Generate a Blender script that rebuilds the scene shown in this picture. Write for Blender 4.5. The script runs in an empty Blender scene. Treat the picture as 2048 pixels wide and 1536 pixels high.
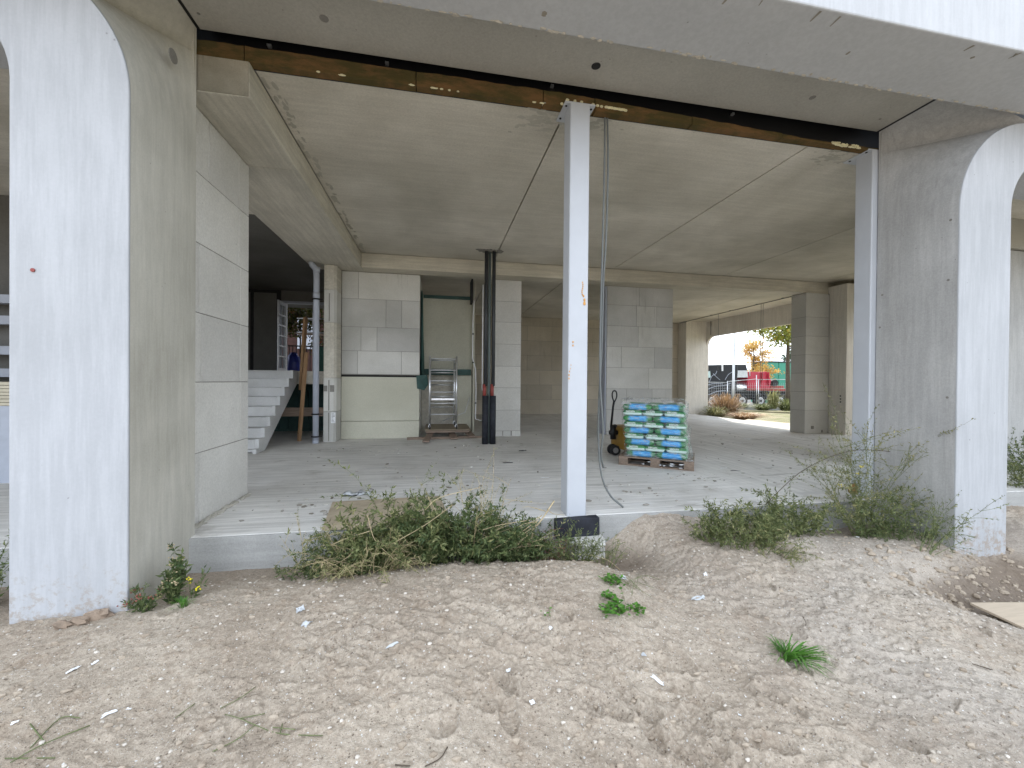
import bpy, math, random
import numpy as np
from mathutils import Vector, Matrix
rad = math.radians
SC = bpy.context.scene
COL = SC.collection
# ------------------------------------------------------------------ camera
F, YAW, PITCH, ROLL = 806.0, rad(10.68), rad(-.36), rad(.5)
CP = np.array([0, 0, 1.3])
_f = np.array([math.sin(YAW)*math.cos(PITCH), math.cos(YAW)*math.cos(PITCH), math.sin(PITCH)])
_r = np.array([math.cos(YAW), -math.sin(YAW), 0.0]); _u = np.cross(_r, _f)
_R = _r*math.cos(ROLL)+_u*math.sin(ROLL); _U = _u*math.cos(ROLL)-_r*math.sin(ROLL)
cam = bpy.data.cameras.new('camera'); camo = bpy.data.objects.new('camera', cam); COL.objects.link(camo)
cam.sensor_width = 36; cam.lens = F/2048*36; cam.clip_start = .05; cam.clip_end = 2000
camo.matrix_world = Matrix(((_R[0], _U[0], -_f[0], CP[0]), (_R[1], _U[1], -_f[1], CP[1]), (_R[2], _U[2], -_f[2], CP[2]), (0, 0, 0, 1)))
SC.camera = camo
# ------------------------------------------------------------------ world, sun, exposure
SUN_EL, SUN_AZ = rad(38), rad(24)      # azimuth from +Y towards +X: the sun stands behind the building
w = bpy.data.worlds.new('World'); SC.world = w; w.use_nodes = True
nt = w.node_tree; bg = nt.nodes['Background']
sky = nt.nodes.new('ShaderNodeTexSky'); sky.sky_type = 'NISHITA'; sky.sun_disc = False
sky.sun_elevation = SUN_EL; sky.sun_rotation = SUN_AZ; sky.air_density = 1.0; sky.dust_density = 1.5
tc = nt.nodes.new('ShaderNodeTexCoord'); mp = nt.nodes.new('ShaderNodeMapping'); mp.inputs['Scale'].default_value = (1, 1, 2.6)
cn = nt.nodes.new('ShaderNodeTexNoise'); cn.inputs['Scale'].default_value = 2.2; cn.inputs['Detail'].default_value = 7
cr = nt.nodes.new('ShaderNodeValToRGB'); cr.color_ramp.elements[0].position = .30; cr.color_ramp.elements[1].position = .52
cr.color_ramp.elements[0].color = (.45, .45, .45, 1)
mx = nt.nodes.new('ShaderNodeMix'); mx.data_type = 'RGBA'; mx.inputs['B'].default_value = (7.9, 8.6, 9.7, 1)
L = nt.links.new
L(tc.outputs['Generated'], mp.inputs['Vector']); L(mp.outputs[0], cn.inputs['Vector']); L(cn.outputs['Fac'], cr.inputs[0])
L(cr.outputs[0], mx.inputs['Factor']); L(sky.outputs[0], mx.inputs['A']); L(mx.outputs['Result'], bg.inputs['Color'])
bg.inputs['Strength'].default_value = .15
sl = bpy.data.lights.new('sun', 'SUN'); sl.energy = 2.6; sl.angle = rad(1.5); sl.color = (1, .93, .82)
so = bpy.data.objects.new('sun', sl); COL.objects.link(so)
sd = Vector((math.sin(SUN_AZ)*math.cos(SUN_EL), math.cos(SUN_AZ)*math.cos(SUN_EL), math.sin(SUN_EL)))
so.rotation_euler = (-sd).to_track_quat('-Z', 'Y').to_euler()
SC.view_settings.view_transform = 'Standard'; SC.view_settings.look = 'None'; SC.view_settings.gamma = 1
SC.view_settings.exposure = 1.16
SC.cycles.max_bounces = 12; SC.cycles.diffuse_bounces = 9; SC.cycles.transparent_max_bounces = 12
# ------------------------------------------------------------------ helpers
def at(px, py, Y):                      # real point at depth Y (used to take sizes off the photo)
    d = _f+_R*((px-1024)/F)+_U*((768-py)/F); t = Y/d[1]; return CP+d*t
def atz(px, py, z):
    d = _f+_R*((px-1024)/F)+_U*((768-py)/F); t = (z-1.3)/d[2]; return CP+d*t
def atx(px, py, X):
    d = _f+_R*((px-1024)/F)+_U*((768-py)/F); t = X/d[0]; return CP+d*t
ORG = {}
def tag(o, label=None, cat=None, group=None, kind=None):
    if label: o['label'] = label
    if cat: o['category'] = cat
    if group: o['group'] = group
    if kind: o['kind'] = kind
    return o
def thing(name, label, cat, loc=(0, 0, 0), group=None):
    o = bpy.data.objects.new(name, None); COL.objects.link(o); o.empty_display_size = .1
    o.location = loc; ORG[o.name] = Vector(loc); return tag(o, label, cat, group)
def dup(root, loc, rotz=None, label=None):
    r = root.copy(); COL.objects.link(r); r.location = loc
    if rotz is not None: r.rotation_euler.z = rotz
    if label: r['label'] = label
    for ch in root.children:
        c = ch.copy(); COL.objects.link(c); c.parent = r
        for g in ch.children:
            d = g.copy(); COL.objects.link(d); d.parent = c
    return r
class MB:
    def __init__(s): s.v = []; s.f = []; s.n = 0; s.sm = []
    def add(s, vs, fs, smooth=False):
        s.v.extend([tuple(map(float, p)) for p in vs]); s.f.extend([tuple(i+s.n for i in f) for f in fs])
        s.sm.extend([smooth]*len(fs)); s.n = len(s.v); return s
    def box(s, x0, x1, y0, y1, z0, z1):
        if x0 > x1: x0, x1 = x1, x0
        if y0 > y1: y0, y1 = y1, y0
        if z0 > z1: z0, z1 = z1, z0
        vs = [(x, y, z) for z in (z0, z1) for y in (y0, y1) for x in (x0, x1)]
        return s.add(vs, [(0, 2, 3, 1), (4, 5, 7, 6), (0, 1, 5, 4), (1, 3, 7, 5), (3, 2, 6, 7), (2, 0, 4, 6)])
    def obox(s, c, hx, hy, hz, rot):     # oriented box, rot a Matrix
        vs = [Vector(c)+rot@Vector((x, y, z)) for z in (-hz, hz) for y in (-hy, hy) for x in (-hx, hx)]
        return s.add(vs, [(0, 2, 3, 1), (4, 5, 7, 6), (0, 1, 5, 4), (1, 3, 7, 5), (3, 2, 6, 7), (2, 0, 4, 6)])
    def beam(s, a, b, w, h):             # bar from a to b
        a = Vector(a); b = Vector(b); d = b-a; q = d.to_track_quat('X', 'Z').to_matrix()
        return s.obox((a+b)/2, d.length/2, w/2, h/2, q)
    def prism(s, poly, y0, y1, axis='y'):  # poly of (u,z); extruded on axis
        n = len(poly)
        A = sum(poly[i][0]*poly[(i+1) % n][1]-poly[(i+1) % n][0]*poly[i][1] for i in range(n))
        if A < 0: poly = poly[::-1]
        if axis == 'y':
            vs = [(u, y0, z) for u, z in poly]+[(u, y1, z) for u, z in poly]; fl = False
        elif axis == 'x':
            vs = [(y0, u, z) for u, z in poly]+[(y1, u, z) for u, z in poly]; fl = True
        else:
            vs = [(u, z, y0) for u, z in poly]+[(u, z, y1) for u, z in poly]; fl = True
        fs = [tuple(range(n)), tuple(range(2*n-1, n-1, -1))]+[(i, i+n, (i+1) % n+n, (i+1) % n) for i in range(n)]
        if fl: fs = [f[::-1] for f in fs]
        return s.add(vs, fs)
    def tube(s, pts, r, n=8, smooth=True, cap=True):
        pts = [Vector(p) for p in pts]; m = len(pts)
        rs = r if isinstance(r, (list, tuple)) else [r]*m
        up = Vector((0, 0, 1)); vs = []; prev = None
        for i, p in enumerate(pts):
            d = (pts[min(i+1, m-1)]-pts[max(i-1, 0)]); d = d.normalized() if d.length > 1e-9 else Vector((0, 0, 1))
            if prev is None:
                a = d.cross(up) if abs(d.dot(up)) < .95 else d.cross(Vector((0, 1, 0)))
            else: a = prev-d*prev.dot(d)
            a.normalize(); prev = a; b = d.cross(a)
            for k in range(n):
                t = 2*math.pi*k/n; vs.append(p+a*math.cos(t)*rs[i]+b*math.sin(t)*rs[i])
        fs = [(i*n+k, i*n+(k+1) % n, (i+1)*n+(k+1) % n, (i+1)*n+k) for i in range(m-1) for k in range(n)]
        s.add(vs, fs, smooth)
        if cap: s.f += [tuple(s.n-len(vs)+k for k in range(n))[::-1], tuple(s.n-n+k for k in range(n))]; s.sm += [False, False]
        return s
    def disc(s, c, r, axis, h, n=24):
        c = Vector(c); a = {'x': Vector((1, 0, 0)), 'y': Vector((0, 1, 0)), 'z': Vector((0, 0, 1))}[axis]
        return s.tube([c-a*h/2, c+a*h/2], r, n, True)
    def blob(s, c, rx, ry, rz, rng, n=1, j=.25):
        # rough stone from an icosphere-like lat/long grid
        vs = []; fs = []; LA, LO = 4+n, 6+2*n
        vs.append((c[0], c[1], c[2]+rz))
        for i in range(1, LA):
            for k in range(LO):
                th = math.pi*i/LA; ph = 2*math.pi*k/LO; q = 1+rng.uniform(-j, j)
                vs.append((c[0]+rx*q*math.sin(th)*math.cos(ph), c[1]+ry*q*math.sin(th)*math.sin(ph), c[2]+rz*q*math.cos(th)))
        vs.append((c[0], c[1], c[2]-rz)); e = len(vs)-1
        for k in range(LO): fs.append((0, 1+k, 1+(k+1) % LO)); fs.append((e, e-LO+(k+1) % LO, e-LO+k))
        for i in range(LA-2):
            for k in range(LO):
                a = 1+i*LO+k; b = 1+i*LO+(k+1) % LO; fs.append((a, a+LO, b+LO, b))
        return s.add(vs, fs)
    def build(s, name, mat, parent=None, bev=0, sm_all=False):
        me = bpy.data.meshes.new(name); o = bpy.data.objects.new(name, me)
        og = Vector((0, 0, 0))
        if parent is not None: og = ORG.get(parent.name, Vector((0, 0, 0)))
        me.from_pydata([tuple(Vector(p)-og) for p in s.v] if og.length > 0 else s.v, [], s.f)
        me.polygons.foreach_set('use_smooth', [True]*len(s.f) if sm_all else s.sm)
        me.update(); COL.objects.link(o)
        if mat: me.materials.append(mat)
        if parent is not None: o.parent = parent; ORG[o.name] = og
        if bev:
            b = o.modifiers.new('b', 'BEVEL'); b.width = bev; b.segments = 2; b.limit_method = 'ANGLE'; b.angle_limit = rad(50)
        return o
def grid_mesh(name, V, nx, ny, mat, smooth=True, parent=None):
    me = bpy.data.meshes.new(name)
    i, j = np.meshgrid(np.arange(nx-1), np.arange(ny-1)); a = (j*nx+i).ravel()
    q = np.stack([a, a+1, a+1+nx, a+nx], 1).astype(np.int32)
    me.vertices.add(nx*ny); me.vertices.foreach_set('co', V.astype(np.float32).ravel())
    me.loops.add(q.size); me.loops.foreach_set('vertex_index', q.ravel())
    me.polygons.add(len(q)); me.polygons.foreach_set('loop_start', np.arange(0, q.size, 4, dtype=np.int32))
    me.polygons.foreach_set('loop_total', np.full(len(q), 4, dtype=np.int32))
    me.update(calc_edges=True)
    me.polygons.foreach_set('use_smooth', np.full(len(q), smooth))
    o = bpy.data.objects.new(name, me); COL.objects.link(o); me.materials.append(mat)
    if parent: o.parent = parent
    return o
# ------------------------------------------------------------------ materials
class NT:
    def __init__(s, name, rough=.8, spec=.3):
        s.m = bpy.data.materials.new(name); s.m.use_nodes = True; s.t = s.m.node_tree
        s.b = s.t.nodes['Principled BSDF']; s.b.inputs['Roughness'].default_value = rough
        s.b.inputs['Specular IOR Level'].default_value = spec; s._pos = None
    def n(s, t, **k):
        x = s.t.nodes.new(t)
        for a, b in k.items(): setattr(x, a, b)
        return x
    def l(s, a, b): s.t.links.new(a, b)
    def pos(s, scale=(1, 1, 1), loc=(0, 0, 0), obj=False):
        if obj: src = s.n('ShaderNodeTexCoord').outputs['Object']
        else: src = s.n('ShaderNodeNewGeometry').outputs['Position']
        m = s.n('ShaderNodeMapping'); m.inputs['Scale'].default_value = scale; m.inputs['Location'].default_value = loc
        s.l(src, m.inputs['Vector']); return m.outputs[0]
    def noise(s, vec, scale=1, detail=6, rough=.6, dist=0):
        x = s.n('ShaderNodeTexNoise'); x.inputs['Scale'].default_value = scale; x.inputs['Detail'].default_value = detail
        x.inputs['Roughness'].default_value = rough; x.inputs['Distortion'].default_value = dist; s.l(vec, x.inputs['Vector']); return x.outputs['Fac']
    def ramp(s, fac, a, b, ca=(0, 0, 0, 1), cb=(1, 1, 1, 1)):
        x = s.n('ShaderNodeValToRGB'); e = x.color_ramp.elements; e[0].position = a; e[1].position = b
        e[0].color = ca if len(ca) == 4 else (*ca, 1); e[1].color = cb if len(cb) == 4 else (*cb, 1); s.l(fac, x.inputs[0]); return x.outputs[0]
    def mix(s, fac, a, b, mode='MIX'):
        x = s.n('ShaderNodeMix', data_type='RGBA', blend_type=mode)
        for k, v in (('Factor', fac), ('A', a), ('B', b)):
            if isinstance(v, (int, float)): x.inputs[k].default_value = v
            elif isinstance(v, (tuple, list)): x.inputs[k].default_value = (*v[:3], 1)
            else: s.l(v, x.inputs[k])
        return x.outputs['Result']
    def math(s, op, a, b=0.0):
        x = s.n('ShaderNodeMath', operation=op)
        for k, v in ((0, a), (1, b)):
            if isinstance(v, (int, float)): x.inputs[k].default_value = v
            else: s.l(v, x.inputs[k])
        return x.outputs[0]
    def color(s, c):
        if isinstance(c, (tuple, list)): s.b.inputs['Base Color'].default_value = (*c[:3], 1)
        else: s.l(c, s.b.inputs['Base Color'])
        return s
    def bump(s, h, strength=.4, dist=.005):
        x = s.n('ShaderNodeBump'); x.inputs['Strength'].default_value = strength; x.inputs['Distance'].default_value = dist
        s.l(h, x.inputs['Height']); s.l(x.outputs[0], s.b.inputs['Normal']); return s
    def island(s): return s.n('ShaderNodeNewGeometry').outputs['Random Per Island']
def concrete(name, c1, c2, streak=None, stain=.25, sc=1.0, bump=.35, island=0, pits=True, seed=0, damp=None, rough=.85, spill=0, st=.14, fa=1.0):
    k = NT(name, rough, .25); p = k.pos(loc=(seed*7.3, seed*3.1, seed*1.7))
    base = k.mix(k.ramp(k.noise(p, 1.3*sc, 8, .62), .3, .7), c1, c2)
    big = k.ramp(k.noise(p, .45*sc, 4, .5, .6), .35, .68, (1-stain, 1-stain, 1-stain*1.08), (1, 1, 1))
    col = k.mix(1.0, base, big, 'MULTIPLY')
    fine = k.noise(p, 55*sc, 3, .7)
    col = k.mix(1.0, col, k.ramp(fine, .3, .75, (1-.14*fa,)*3, (1+.08*fa,)*3), 'MULTIPLY')
    if streak:
        s_ = {'z': (9, 9, .7), 'x': (.6, 9, 9), 'y': (9, .6, 9)}[streak]
        stn = k.noise(k.pos(s_, (seed, 2, 5)), 2.2, 6, .7)
        col = k.mix(1.0, col, k.ramp(stn, .42, .60, (1-st, 1-st, 1-st), (1.03, 1.03, 1.03)), 'MULTIPLY')
    if pits:
        v = k.n('ShaderNodeTexVoronoi'); v.inputs['Scale'].default_value = 11*sc; k.l(k.pos(loc=(3+seed, 1, 2)), v.inputs['Vector'])
        pr = k.ramp(v.outputs['Distance'], .05, .09, (1, 1, 1), (0, 0, 0))
        sel = k.math('GREATER_THAN', k.noise(p, 6, 2), .60)
        pm = k.math('MULTIPLY', pr, sel)
        col = k.mix(k.math('MULTIPLY', pm, .45), col, (.10, .09, .08))
    if spill:
        sp = k.noise(k.pos((16, 16, .8), (seed, 9, 1)), 1.5, 5, .7)
        sp2 = k.math('MULTIPLY', k.ramp(sp, .56, .63), k.ramp(k.noise(p, .8, 2), .45, .62))
        col = k.mix(k.math('MULTIPLY', sp2, spill), col, (.13, .11, .09))
    if island:
        ic = k.ramp(k.island(), 0, 1, (1-island, 1-island, 1-island*.9), (1+island*.4, 1+island*.4, 1+island*.4))
        col = k.mix(1.0, col, ic, 'MULTIPLY')
    if fa == .25:      # mud splashes at the foot
        sz = k.n('ShaderNodeSeparateXYZ'); k.l(k.n('ShaderNodeNewGeometry').outputs['Position'], sz.inputs[0])
        mz = k.n('ShaderNodeMapRange'); mz.inputs['From Min'].default_value = .25; mz.inputs['From Max'].default_value = -.25; k.l(sz.outputs[2], mz.inputs['Value'])
        sp0 = k.ramp(k.math('ADD', k.noise(p, 14, 5, .75), k.math('MULTIPLY', mz.outputs[0], .14)), .60, .70)
        col = k.mix(k.math('MULTIPLY', k.math('MULTIPLY', sp0, mz.outputs[0]), .7), col, (.32, .26, .20))
    k.color(col)
    k.bump(k.math('ADD', k.math('MULTIPLY', fine, .35*fa), k.noise(p, 7*sc, 6, .65)), bump, .012)
    return k.m
def plain(name, c, rough=.6, metal=0, var=.15, sc=8, bump=0, spec=.4, obj=False):
    k = NT(name, rough, spec); k.b.inputs['Metallic'].default_value = metal
    p = k.pos(obj=obj); nn = k.noise(p, sc, 5, .6)
    k.color(k.mix(k.ramp(nn, .3, .7), tuple(x*(1-var) for x in c), tuple(min(1, x*(1+var*.6)) for x in c)))
    if bump: k.bump(k.noise(p, sc*5, 4), bump, .004)
    return k.m
def wood(name, c, dark=.6, axis='x', rough=.75):
    k = NT(name, rough, .25); s_ = {'x': (1.2, 14, 14), 'y': (14, 1.2, 14), 'z': (14, 14, 1.2)}[axis]
    g = k.noise(k.pos(s_), 3, 6, .65, .5); col = k.mix(k.ramp(g, .35, .7), tuple(x*dark for x in c), c)
    ic = k.ramp(k.island(), 0, 1, (.82, .82, .82), (1.12, 1.12, 1.12)); k.color(k.mix(1.0, col, ic, 'MULTIPLY'))
    k.bump(g, .3, .003); return k.m
def leafmat(name, ca, cb, cc=None, trans=.3):
    k = NT(name, .55, .35); r = k.island(); x = k.n('ShaderNodeValToRGB'); e = x.color_ramp.elements
    e[0].color = (*ca, 1); e[1].color = (*cb, 1)
    if cc: q = e.new(.88); q.color = (*cb, 1); e[len(e)-1].color = (*cc, 1)
    k.l(r, x.inputs[0]); k.color(x.outputs[0])
    tr = k.n('ShaderNodeBsdfTranslucent'); k.l(x.outputs[0], tr.inputs['Color']); ms = k.n('ShaderNodeMixShader'); ms.inputs[0].default_value = trans
    out = k.t.nodes['Material Output']; k.l(k.b.outputs[0], ms.inputs[1]); k.l(tr.outputs[0], ms.inputs[2]); k.l(ms.outputs[0], out.inputs['Surface'])
    return k.m
M = {}
M['pier'] = concrete('pier_concrete', (.43, .44, .455), (.475, .485, .50), 'z', .09, 1, .10, seed=1, st=.07, fa=.25)
M['pier2'] = concrete('reveal_concrete', (.47, .45, .39), (.56, .54, .475), 'z', .22, 1.5, .25, seed=2, st=.08, fa=.5)
M['pier3'] = concrete('streaked_concrete', (.44, .435, .425), (.52, .515, .50), 'z', .15, 1.3, .3, seed=12, spill=.12, st=.10)
M['facade'] = concrete('facade_concrete', (.48, .49, .505), (.53, .54, .555), 'z', .05, 1, .10, seed=3, st=.05, fa=.25)
M['soffit'] = concrete('soffit_concrete', (.50, .46, .40), (.58, .54, .47), None, .16, 1, .15, seed=4, fa=.4)
M['lintel'] = concrete('lintel_concrete', (.44, .42, .375), (.50, .48, .43), None, .10, 1, .25, seed=5)
M['ceil'] = concrete('ceiling_concrete', (.62, .58, .50), (.79, .745, .66), 'x', .30, .9, .3, seed=6, st=.05)
M['beamc'] = concrete('beam_concrete', (.58, .545, .465), (.70, .66, .57), 'y', .18, 1.2, .35, seed=7)
M['xbeam'] = concrete('cross_beam_concrete', (.64, .59, .49), (.74, .69, .58), 'x', .2, 1.2, .35, seed=8)
M['arcade'] = concrete('arcade_concrete', (.70, .66, .59), (.78, .74, .67), 'z', .12, 1, .25, seed=15, st=.08)
M['stainc'] = concrete('stained_beam_end', (.30, .27, .21), (.46, .42, .34), None, .35, 2.5, .6, seed=18, spill=.8)
M['blockb'] = concrete('beige_block', (.58, .52, .42), (.66, .60, .50), None, .2, 1, .3, island=.12, pits=False, seed=19, spill=.3)
M['shadew'] = concrete('shade_dark_concrete', (.17, .165, .15), (.22, .215, .20), None, .2, 1, .3, seed=20)  # stair room's shade put into a darker wall and ceiling concrete
M['grout'] = concrete('mortar', (.22, .21, .19), (.30, .285, .26), None, .2, 1, .4, seed=9)
M['block'] = concrete('lime_block', (.62, .61, .565), (.69, .68, .635), None, .24, 1.4, .35, island=.20, pits=False, seed=10, spill=.35)
M['block2'] = concrete('lime_block_light', (.60, .585, .54), (.69, .675, .63), None, .12, 1, .25, island=.11, pits=True, seed=11)
M['panelc'] = concrete('cast_panel', (.56, .545, .44), (.64, .625, .52), None, .15, 1, .25, seed=13)
M['stairc'] = concrete('stair_concrete', (.56, .56, .55), (.65, .65, .64), None, .2, 2, .3, seed=14)
M['black'] = plain('black_membrane', (.006, .006, .007), .5, 0, .2)
M['dark'] = plain('dark_void', (.03, .03, .03), .9, 0, .3)
M['steel'] = plain('primed_steel', (.49, .51, .54), .45, 0, .06, 3, .05)
M['galv'] = plain('galvanised', (.55, .56, .57), .35, .8, .15, 30)
M['alu'] = plain('aluminium', (.68, .69, .70), .3, .85, .12, 25)
M['pvc'] = plain('grey_pipe', (.40, .43, .49), .4, 0, .08)
M['pipeb'] = plain('black_pipe', (.04, .043, .047), .45, 0, .3)
M['pipeg'] = plain('grey_green_pipe', (.14, .17, .165), .5, 0, .1)
M['foamb'] = plain('black_foam', (.02, .022, .03), .7, 0, .5, 12)
M['red'] = plain('red_sleeve', (.25, .05, .04), .5)
M['foam'] = plain('yellow_foam', (.72, .66, .42), .8, 0, .2, 30, .5)
M['foamo'] = plain('orange_foam', (.62, .32, .09), .5, 0, .3, 30, .5)
M['cable'] = plain('grey_cable', (.15, .16, .155), .5, 0, .05)
M['rubber'] = plain('rubber', (.02, .02, .021), .7, 0, .3)
M['wood'] = wood('timber', (.46, .28, .15), .6, 'z')
M['woodx'] = wood('plank', (.33, .25, .19), .6, 'x')
M['woody'] = wood('plank_long', (.36, .27, .21), .6, 'y')
M['ply'] = wood('plywood', (.34, .28, .20), .7, 'x')
M['plyl'] = wood('pale_plywood', (.60, .50, .38), .85, 'x')
M['greenf'] = plain('green_sheet', (.035, .085, .075), .6, 0, .3, 4)
M['white'] = plain('white_scrap', (.75, .76, .76), .5, 0, .1)
M['stemg'] = plain('green_stem', (.13, .16, .06), .6, 0, .3, 20)
M['stemd'] = plain('dry_stem', (.50, .40, .24), .7, 0, .25, 20)
M['bark'] = plain('bark', (.09, .07, .05), .9, 0, .4, 15, .6)
M['leaf'] = leafmat('weed_leaf', (.065, .09, .03), (.23, .255, .105), (.38, .35, .17))
M['leafy'] = leafmat('weed_leaf_yellowing', (.13, .14, .05), (.33, .32, .15), (.50, .43, .22))
M['leafd'] = leafmat('weed_leaf_dark', (.04, .07, .025), (.155, .20, .075), (.30, .30, .13))
M['leafb'] = leafmat('bright_leaf', (.05, .15, .02), (.14, .32, .05))
M['leaff'] = leafmat('dry_leaf', (.20, .12, .06), (.42, .28, .15))
M['flower'] = plain('yellow_flower', (.80, .68, .03), .6)
# ------------------------------------------------------------------ floor and ceiling
k = NT('floor_concrete', .8, .3); p = k.pos()
base = k.mix(k.ramp(k.noise(p, .9, 8, .6), .3, .7), (.57, .555, .52), (.745, .73, .695))
sx = k.noise(k.pos((.5, 9, 1), (3, 0, 0)), 2.0, 7, .72, .3); sy = k.noise(k.pos((8, .35, 1), (0, 7, 0)), 1.6, 7, .7, .2)
sep = k.n('ShaderNodeSeparateXYZ'); k.l(k.n('ShaderNodeNewGeometry').outputs['Position'], sep.inputs[0])
wx = k.ramp(sep.outputs[0], .0, 1.0); mr = k.n('ShaderNodeMapRange'); mr.inputs['From Min'].default_value = 2.5; mr.inputs['From Max'].default_value = 5.5
k.l(sep.outputs[0], mr.inputs['Value']); stx = k.mix(mr.outputs[0], sx, sy)
col = k.mix(1.0, base, k.ramp(stx, .36, .62, (.76, .76, .75), (1.10, 1.10, 1.10)), 'MULTIPLY')
ln = k.noise(k.pos((.25, 26, 1), (1, 4, 0)), 1.2, 4, .8, .15); col = k.mix(k.math('MULTIPLY', k.ramp(ln, .33, .375, (1, 1, 1), (0, 0, 0)), .55), col, (.14, .135, .12))
bl = k.noise(p, 2.2, 6, .65); col = k.mix(k.math('MULTIPLY', k.ramp(bl, .58, .72), .5), col, (.30, .275, .23))
spk = k.noise(p, 26, 5, .8); col = k.mix(k.math('MULTIPLY', k.ramp(spk, .64, .70), .5), col, (.14, .12, .10))
dst = k.noise(p, 3.3, 5, .7); col = k.mix(k.math('MULTIPLY', k.ramp(dst, .56, .70), .35), col, (.60, .60, .585))
k.color(col); k.bump(k.math('ADD', k.math('MULTIPLY', stx, 1.2), k.math('MULTIPLY', spk, .4)), .45, .015); M['floor'] = k.m
fl = MB().box(-14, 10.72, 3.72, 16.5, -.34, 0)
fo = fl.build('floor', M['floor'], bev=.012); tag(fo, kind='structure')
M['edge'] = concrete('slab_edge_concrete', (.36, .36, .345), (.46, .455, .435), 'x', .2, 1.5, .35, seed=16, st=.08)
tag(MB().box(-14, 10.72, 3.70, 3.722, -.34, -.006).build('floor_edge', M['edge'], bev=.004), kind='structure')
rg = random.Random(90); fd = MB()
for i in range(900):
    x = rg.uniform(-2, 10); y = 3.8+6*rg.random()**1.3
    if rg.random() < .35: q = rg.choice(((.2, 5.0), (-1.2, 4.6), (3.5, 5.0), (1.2, 8.0), (6.5, 6.5), (2.5, 4.3), (-1.5, 7.8))); x = q[0]+rg.gauss(0, .35); y = max(3.78, q[1]+rg.gauss(0, .22))
    s_ = .003+.022*rg.random()**3; fd.blob((x, y, s_*.3), s_*rg.uniform(.8, 1.8), s_, s_*.45, rg, 0, .4)
k = NT('floor_debris', .9, .1); k.color(k.mix(k.island(), (.16, .14, .11), (.55, .53, .48))); M['debris'] = k.m
tag(fd.build('floor_debris', M['debris']), kind='stuff')
sp_ = MB()
for i in range(70):
    q = rg.choice(((0, 4.4), (-1, 5.6), (2.3, 4.6), (3.2, 7), (5, 5.2), (1, 6.6), (-1.2, 8.2), (4.3, 8.4), (7, 8), (3.8, 4.1))); x = q[0]+rg.gauss(0, .7); y = max(3.85, q[1]+rg.gauss(0, .35)); sp_.blob((x, y, 0), rg.uniform(.03, .22), rg.uniform(.01, .05), .002, rg, 2, .45)
k = NT('mortar_spill', .9, .1); k.color(k.mix(k.island(), (.40, .385, .35), (.66, .655, .635))); tag(sp_.build('mortar_spills', k.m), kind='stuff')
cm = MB(); gap = .009
xs = [-1.583, 1.25, 4.135, 7.05, 9.95, 11.3]
for a, b in zip(xs[:-1], xs[1:]): cm.box(a+gap, b-gap, 3.905, 8.99, 4.0, 4.25)
xs = [-2.2, 1.25, 3.2, 6.1, 9.0, 11.3]
for a, b in zip(xs[:-1], xs[1:]): cm.box(a+gap, b-gap, 9.41, 16.4, 3.88, 4.2)
cm.box(-14, -2.63, 3.9, 7.3, 4.0, 4.25)
tag(cm.build('ceiling', M['ceil'], bev=.004), kind='structure')
tag(MB().box(-9.2, -2.63, 7.305, 16.4, 3.998, 4.25).build('ceiling', M['shadew']), kind='structure')  # ceiling over the stairs, darkened in colour for the room's shade
up = MB().box(-14, 11.3, 3.80, 16.6, 4.42, 11.5); up.box(11.303, 11.95, 2.45, 16.6, 4.05, 5.6)  # unseen storeys, tall to shade the front; side overhang added to block sun
tag(up.build('storeys_and_sun_block', M['facade']), 'unseen pale concrete upper storeys shading the front, with a side overhang added against the sun', 'building')
# ------------------------------------------------------------------ front: arch piers, overhang, lintel panel
def arc(cx, cz, r, a0, a1, n):
    return [(cx+r*math.cos(a0+(a1-a0)*i/n), cz+r*math.sin(a0+(a1-a0)*i/n)) for i in range(n+1)]
def arch(name, side, xin, ocx, ocz, orr, xout, icx, icz, irr, xend, label, rmat, zb=-.8, yb=3.78):
    t = thing(name, label, 'pier', (xin, 3.4, zb))
    if side < 0:   # left pier: bay side at right
        o_ = [(xin, zb)]+arc(ocx, ocz, orr, 0, math.pi/2, 20)+[(xend, ocz+orr), (xend, ocz+orr-.38)]+arc(icx, icz, irr, math.pi/2, 0, 14)+[(xout, zb)]
    else:
        o_ = [(xin, zb)]+arc(ocx, ocz, orr, math.pi, math.pi/2, 20)+[(xend, ocz+orr), (xend, ocz+orr-.38)]+arc(icx, icz, irr, math.pi/2, math.pi, 14)+[(xout, zb)]
    m = MB().prism(o_, 3.04, yb-.004); m.build('arch_leg', M['pier'], t, bev=.008)
    # reveal: flares from the curved front edge to the straight rear edge
    prof = [(xin, zb)]+arc(ocx, ocz, orr, 0 if side < 0 else math.pi, math.pi/2, 20)+[((ocx+xin)/2, 4.08), (xin, 4.195)]
    rb = MB(); n = len(prof); off = -.003*side*-1
    e = .003 if side < 0 else -.003
    A = [(x+e, 3.052, z) for x, z in prof]; B = [(xin+e, yb, z) for x, z in prof]
    vs = []; fs = []; NN = 8
    for i in range(n):
        for j in range(NN+1):
            q = j/NN; vs.append(tuple(A[i][c]*(1-q)+B[i][c]*q for c in range(3)))
    for i in range(n-1):
        for j in range(NN):
            a = i*(NN+1)+j; fs.append((a, a+1, a+NN+2, a+NN+1) if side < 0 else (a, a+NN+1, a+NN+2, a+1))
    rb.add(vs, fs, False)
    # rear closing face
    xr = xin-.6 if side < 0 else xin+.6
    MB().box(min(xin, xr)+.004, max(xin, xr)-.004, yb-.02, yb, zb, 4.19).build('rear_face', M[rmat], t)
    rb.sm = [True]*len(rb.sm); rb.build('reveal', M[rmat], t)
    MB().box(min(ocx, xend), max(ocx, xend), 3.06, 3.77, ocz+orr-.05, 4.4).build('top_block', M['pier'], t)
    return t
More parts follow.
